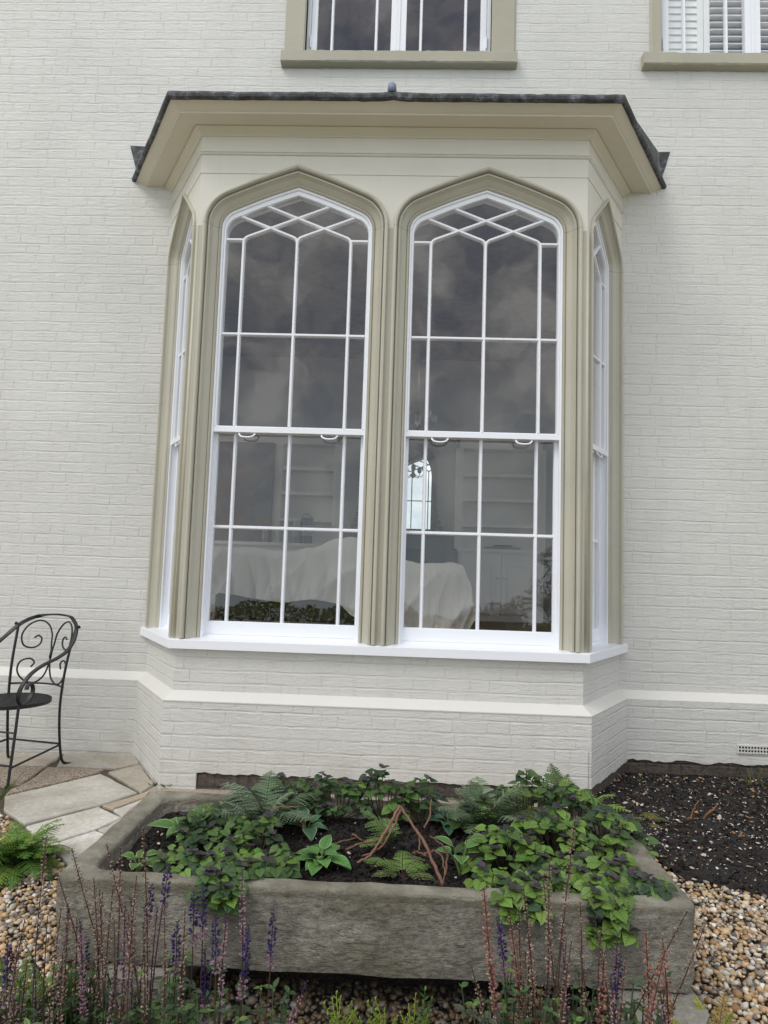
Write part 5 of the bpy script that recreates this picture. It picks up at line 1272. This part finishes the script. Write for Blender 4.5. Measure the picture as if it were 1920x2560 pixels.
def tuft(base, n, h, label, seed, c, name='grass_tuft', cat='grass', wdt=.003, sp_=.35, leafy=False):
    rg_ = random.Random(seed); r = thing(name, label, cat, base); mb = MB()
    for k in range(n):
        a = rg_.uniform(0, 2*PI); q = rg_.uniform(0, .02); b = Vector((q*math.cos(a), q*math.sin(a), 0)); Ls = h*rg_.uniform(.5, 1.1)
        if leafy:
            P = [b, b+Vector((math.cos(a)*Ls*sp_*.4, math.sin(a)*Ls*sp_*.4, Ls*.6)), b+Vector((math.cos(a)*Ls*sp_, math.sin(a)*Ls*sp_, Ls))]; mb.tube(P, .0012, 4, False, jc(c, rg_), None)
            for i in range(12):
                t = .25+.75*i/12; cpt = P[0].lerp(P[2], t); aa = i*2.4; dl = Ls*.22*(1-.5*t)
                leaf(mb, cpt, (math.cos(aa), math.sin(aa), .9), (0, 0, 1), dl, dl*.2, 'lance', jc(c, rg_, .3), .2, .2, 3)
        else: leaf(mb, b, (math.cos(a)*sp_, math.sin(a)*sp_, 1), (math.cos(a+2), math.sin(a+2), .2), Ls, wdt, 'lance', jc(c, rg_, .3), .2, rg_.uniform(.2, 1.2), 6)
    mb.build('foliage', M_leaf, r, smooth=True)
tuft(atZ(-15, 2010, 0), 26, .22, 'long bright grass blades at the left edge of the patio', 90, (.16, .24, .05), sp_=.75)
for i, (px_, py_, h_, lb) in enumerate(((845, 2560, .06, 'yellow green bushy seedling at the bottom edge, leftmost of the row of small tufts'), (905, 2562, .04, 'tiny yellow green tuft second in the row along the bottom edge'), (962, 2562, .055, 'yellow green tuft at the middle of the row along the bottom edge'), (1032, 2562, .05, 'yellow green tuft just below the tall needle-leaved sprig'), (1056, 2556, .10, 'taller needle-leaved green sprig under the middle of the trough'))):
    p = atZ(px_, py_+30, 0); tuft((p.x, p.y, 0), 8 if h_ < .09 else 3, h_+.03, lb, 91+i, (.24, .34, .04) if h_ < .09 else (.09, .19, .04), 'seedling', 'plant', sp_=.45 if h_ < .09 else .15, leafy=True)
for i, (px_, py_, h_, n_, c_, lb, lf) in enumerate(((1730, 2172, .035, 16, (.06, .13, .03), 'small green tuft at the front of the soil bed', False), (1685, 2160, .02, 6, (.08, .12, .04), 'tiny weed left of the green tuft on the soil bed', False), (1610, 1960, .04, 9, (.1, .12, .04), 'thin weed near the corner of the bay on the soil', False), (1880, 1972, .13, 5, (.13, .14, .04), 'leggy yellow green plant by the wall below the air brick', True), (1910, 1975, .15, 6, (.07, .1, .04), 'darker leggy plant at the right edge by the wall', True), (1690, 1962, .10, 2, (.12, .09, .04), 'thin curled brown shoot against the house footing', False), (1820, 2005, .03, 5, (.09, .12, .04), 'low weed between the wall and the cut stubs', False), (384, 1962, .03, 7, (.1, .14, .04), 'weed in the crack at the bay left corner', False), (415, 1968, .03, 9, (.09, .15, .04), 'small weed at the foot of the bay left corner', False), (140, 2200, .05, 22, (.05, .1, .03), 'low leafy weed between the gravel and the trough corner', False))):
    p = atZ(px_, py_, 0); tuft((p.x, p.y, 0), n_, h_, lb, 110+i, c_, 'weed', 'weed', sp_=.9 if not lf else .5, leafy=lf, wdt=.004)
# cut stubs on the soil bed
p = atZ(1735, 2048, .01); pts = []
rg_ = random.Random(5)
stick([([p+Vector((-.02, 0, 0)), p+Vector((.0, .01, .045)), p+Vector((.035, .02, .095))], .004), ([p+Vector((.05, 0, 0)), p+Vector((.08, .0, .04)), p+Vector((.13, .01, .075))], .0045), ([p+Vector((.045, -.005, 0)), p+Vector((.07, -.01, .035)), p+Vector((.11, -.01, .06))], .0035), ([p+Vector((-.05, 0, .003)), p+Vector((.05, -.01, .008)), p+Vector((.17, .0, .006))], .003)], 'cluster of cut reddish brown stubs on the soil bed', 63, 'cut_stubs', (.26, .12, .05))
# big pale flint beside the trough (left)
mb = MB(); 
for nm, px_, py_, s_, c_, lb in (('flint', 195, 2340, .0, 0, ''),): pass

# ------------------------------------------------------------------ wrought iron chair
def chair():
    fr, rrp = atZ(31, 1970, 0), atZ(165, 1908, 0)
    ang = math.atan2(-(rrp.x-fr.x), rrp.y-fr.y)*.3-R(9)
    r = thing('garden_chair', 'black wrought iron garden chair with scrolled back standing on the patio', 'chair', (-2.27, .07, 0), rz=ang)
    cx, sx = .225, .22
    def at(name, pts, rad, n=8, parent=r, flat=None):
        mb = MB()
        if flat: mb.ribbon(pts, flat[0], flat[1])
        else: mb.tube(pts, rad, n)
        return mb.build(name, M_iron, parent, smooth=True, angle=40)
    def smooth_path(P, n=6):
        P = [Vector(p) for p in P]; Q = []
        for i in range(len(P)-1):
            p0, p1, p2, p3 = P[max(i-1, 0)], P[i], P[i+1], P[min(i+2, len(P)-1)]
            for k in range(n):
                t = k/n; Q.append(.5*((2*p1)+(p2-p0)*t+(2*p0-5*p1+4*p2-p3)*t*t+(3*p1-p0-3*p2+p3)*t**3))
        Q.append(P[-1]); return Q
    zs = .435
    # seat: round ring with slats
    mb = MB(); ring = [(.225*math.cos(t), .0+.225*math.sin(t), zs) for t in [2*PI*k/40 for k in range(41)]]
    mb.ribbon(ring, [Vector((0, 0, .011))]*41, [Vector((.003*math.cos(2*PI*k/40), .003*math.sin(2*PI*k/40), 0)) for k in range(41)])
    seat = mb.build('seat', M_iron, r, smooth=True, angle=40)
    mb = MB()
    for k in range(-7, 8):
        y = k*.029; h = math.sqrt(max(.0001, .222**2-y*y)); mb.box(-h, h, y-.0065, y+.0065, zs+.004, zs+.009)
    mb.build('slats', M_iron, seat)
    for s_ in (-1, 1):
        # rear leg continues up as back upright
        at('leg', smooth_path([(s_*.225, .30, .0), (s_*.22, .275, .005), (s_*.205, .245, .03), (s_*.198, .225, .12), (s_*.195, .205, .28), (s_*.197, .20, zs), (s_*.205, .215, .62), (s_*.215, .25, .80), (s_*.222, .272, .885)]), .0085)
        at('leg', smooth_path([(s_*.225, -.235, .0), (s_*.222, -.225, .08), (s_*.215, -.20, .26), (s_*.205, -.175, zs-.005), (s_*.205, -.175, zs+.05)]), .0085)
        mb = MB(); mb.tube([(s_*.225, -.235, .0), (s_*.225, -.235, .014)], .015, 10); mb.build('foot', M_iron, r, smooth=True, angle=40)
        at('stretcher', [(s_*.222, -.222, .11), (s_*.2, .222, .135)], .0065)
        # arm: flat bar from the back's top sweeping down and forward into a scroll
        arm = smooth_path([(0, .372, .948), (s_*.10, .352, .940), (s_*.17, .312, .915), (s_*.225, .268, .87), (s_*.262, .20, .80), (s_*.275, .12, .74), (s_*.272, .03, .705), (s_*.262, -.06, .68), (s_*.25, -.15, .635), (s_*.238, -.205, .565), (s_*.225, -.205, .50), (s_*.215, -.165, .46), (s_*.212, -.11, .47), (s_*.212, -.075, .52), (s_*.214, -.09, .565), (s_*.216, -.125, .565), (s_*.217, -.135, .54)], 5)
        wv = []
        for i, p in enumerate(arm):
            d_ = (arm[min(i+1, len(arm)-1)]-arm[max(i-1, 0)]).normalized(); side = Vector((1, 0, 0)) if i > 30 else Vector((abs(d_.y)+.25, d_.x*-s_*s_*.6, 0)); side = (side-d_*side.dot(d_)).normalized(); wv.append((side*.0115, d_.cross(side).normalized()*.0058))
        if s_ > 0: wv = wv
        at('arm', arm, 0, flat=([a for a, b in wv], [b for a, b in wv]))
        mb = MB(); mb.tube([(s_*.24, .268, .88), (s_*.245, .275, .885)], .011, 8); mb.build('bolt', M_iron, r, smooth=True)
    at('stretcher', [(-.22, -.222, .12), (.22, -.222, .12)], .0065); at('stretcher', [(-.2, .222, .14), (.2, .222, .14)], .0065); at('stretcher', [(-.212, -.195, .30), (.212, -.195, .30)], .005)
    # back: two S scrolls on each side of the centre line, lower rail
    def yb_(z): return .20+(z-.44)*.17
    bk = MB()
    for s_ in (-1, 1):
        cx_, cz_ = s_*.105, .80
        up = [(.0, .69), (.012, .76), (.02, .82), (.055, .88), (.11, .905), (.165, .875), (.19, .81), (.175, .745), (.13, .725), (.09, .745), (.082, .785), (.105, .805), (.125, .79)]
        lo_ = [(.0, .69), (.004, .62), (.03, .54), (.085, .50), (.145, .52), (.18, .575), (.175, .635), (.13, .655), (.10, .63), (.115, .60)]
        for path in (up, lo_): bk.tube(smooth_path([(s_*x, yb_(z)+.085*(1-(x/.2)**2), z) for x, z in path], 5), .0058, 6)
    bk.tube([(-.002, yb_(.66)+.085, .66), (0, yb_(.72)+.085, .72)], .009, 8)
    bk.tube(smooth_path([(x, yb_(.495)+.085*(1-(x/.2)**2), .497) for x in (-.198, -.13, -.06, 0, .06, .13, .198)], 3), .0065, 6)
    bk.build('backrest', M_iron, r, smooth=True)
    return r
chair()

# ------------------------------------------------------------------ what the window glass mirrors: hedge and trees behind the camera
def leafcloud(name, pts, size, m, cols, seed, parent=None):
    rg_ = np.random.RandomState(seed); n = len(pts); P = np.array(pts)
    a = rg_.normal(size=(n, 3)); a /= np.linalg.norm(a, axis=1)[:, None]; b = np.cross(a, rg_.normal(size=(n, 3))); b /= np.linalg.norm(b, axis=1)[:, None]
    s = (size*rg_.uniform(.6, 1.3, n))[:, None]
    v = np.stack([P-a*s, P+b*s*.45, P+a*s, P-b*s*.45], 1).reshape(-1, 3); f = np.arange(4*n).reshape(-1, 4)
    me = bpy.data.meshes.new(name); me.from_pydata(v.tolist(), [], f.tolist()); ca = me.color_attributes.new('Col', 'FLOAT_COLOR', 'POINT')
    c = np.array(cols)[rg_.randint(0, len(cols), n)]*rg_.uniform(.6, 1.4, (n, 1)); cc_ = np.repeat(np.concatenate([c, np.ones((n, 1))], 1), 4, axis=0); ca.data.foreach_set('color', cc_.astype(np.float32).ravel())
    me.materials.append(m); o = bpy.data.objects.new(name, me); COL.objects.link(o); o.parent = parent; return o
rgn = np.random.RandomState(12)
def hedge(x0, x1, y, h, seed, label):
    r = thing('hedge', label, 'hedge', ((x0+x1)/2, y, -.02)); w_ = x1-x0; n = int(w_*1500)
    g_ = np.random.RandomState(seed); x = g_.uniform(-w_/2, w_/2, n); hh = h*(1+.12*np.sin(x*3)+.06*np.sin(x*11)); pts = np.stack([x, g_.uniform(-.35, .35, n), hh*np.sqrt(g_.uniform(0, 1, n))], 1)
    leafcloud('foliage', pts, .035, M_fern, [(.16, .24, .03), (.28, .34, .05), (.08, .13, .025), (.34, .34, .08)], seed, r)
hedge(-7, 1.4, -7.6, .66, 1, 'low clipped yellow green hedge behind the camera, mirrored in the left window')
hedge(1.6, 7, -7.9, .40, 2, 'lower ragged hedge behind the camera, mirrored in the right window')
def tree(x, y, h, cr_, label, seed):
    g_ = np.random.RandomState(seed); r = thing('tree', label, 'tree', (x, y, -1.2)); mb = MB(); ht = h+1.2
    mb.tube([(0, 0, 0), (.05, .02, ht*.35), (0, .05, ht*.62), (.1, 0, ht*.9)], .1, 8, True, (.05, .04, .03), rr=[.16, .12, .08, .03])
    cl = []
    for k in range(11):
        a = k*2.4; q = cr_*g_.uniform(.35, .9); c = np.array([q*math.cos(a), q*math.sin(a), ht*g_.uniform(.4, .92)]); cl.append((c, cr_*g_.uniform(.3, .5))); mb.tube([(0, 0, ht*.35+k*.05), tuple(c)], .03, 5, False, (.05, .04, .03), rr=[.05, .015])
    mb.build('trunk', M_bark, r, smooth=True); pts = []
    for c, q in cl:
        m_ = 420; d_ = g_.normal(size=(m_, 3)); d_ /= np.linalg.norm(d_, axis=1)[:, None]; pts.append(c+d_*q*g_.uniform(.4, 1, (m_, 1))**.5)
    leafcloud('crown', np.concatenate(pts), .06, M_fern, [(.05, .075, .02), (.08, .1, .025), (.03, .05, .015)], seed, r)
tree(5.3, -16, 2.3, 1.5, 'dark tree beyond the lower hedge, mirrored at the right of the right window', 1)
tree(3.3, -19, .3, 1.4, 'smaller tree mirrored in the cupboard doors of the right window', 2)
tree(7.6, -18, 3.4, 1.9, 'tallest tree beyond the lower hedge, out of the photograph', 3)
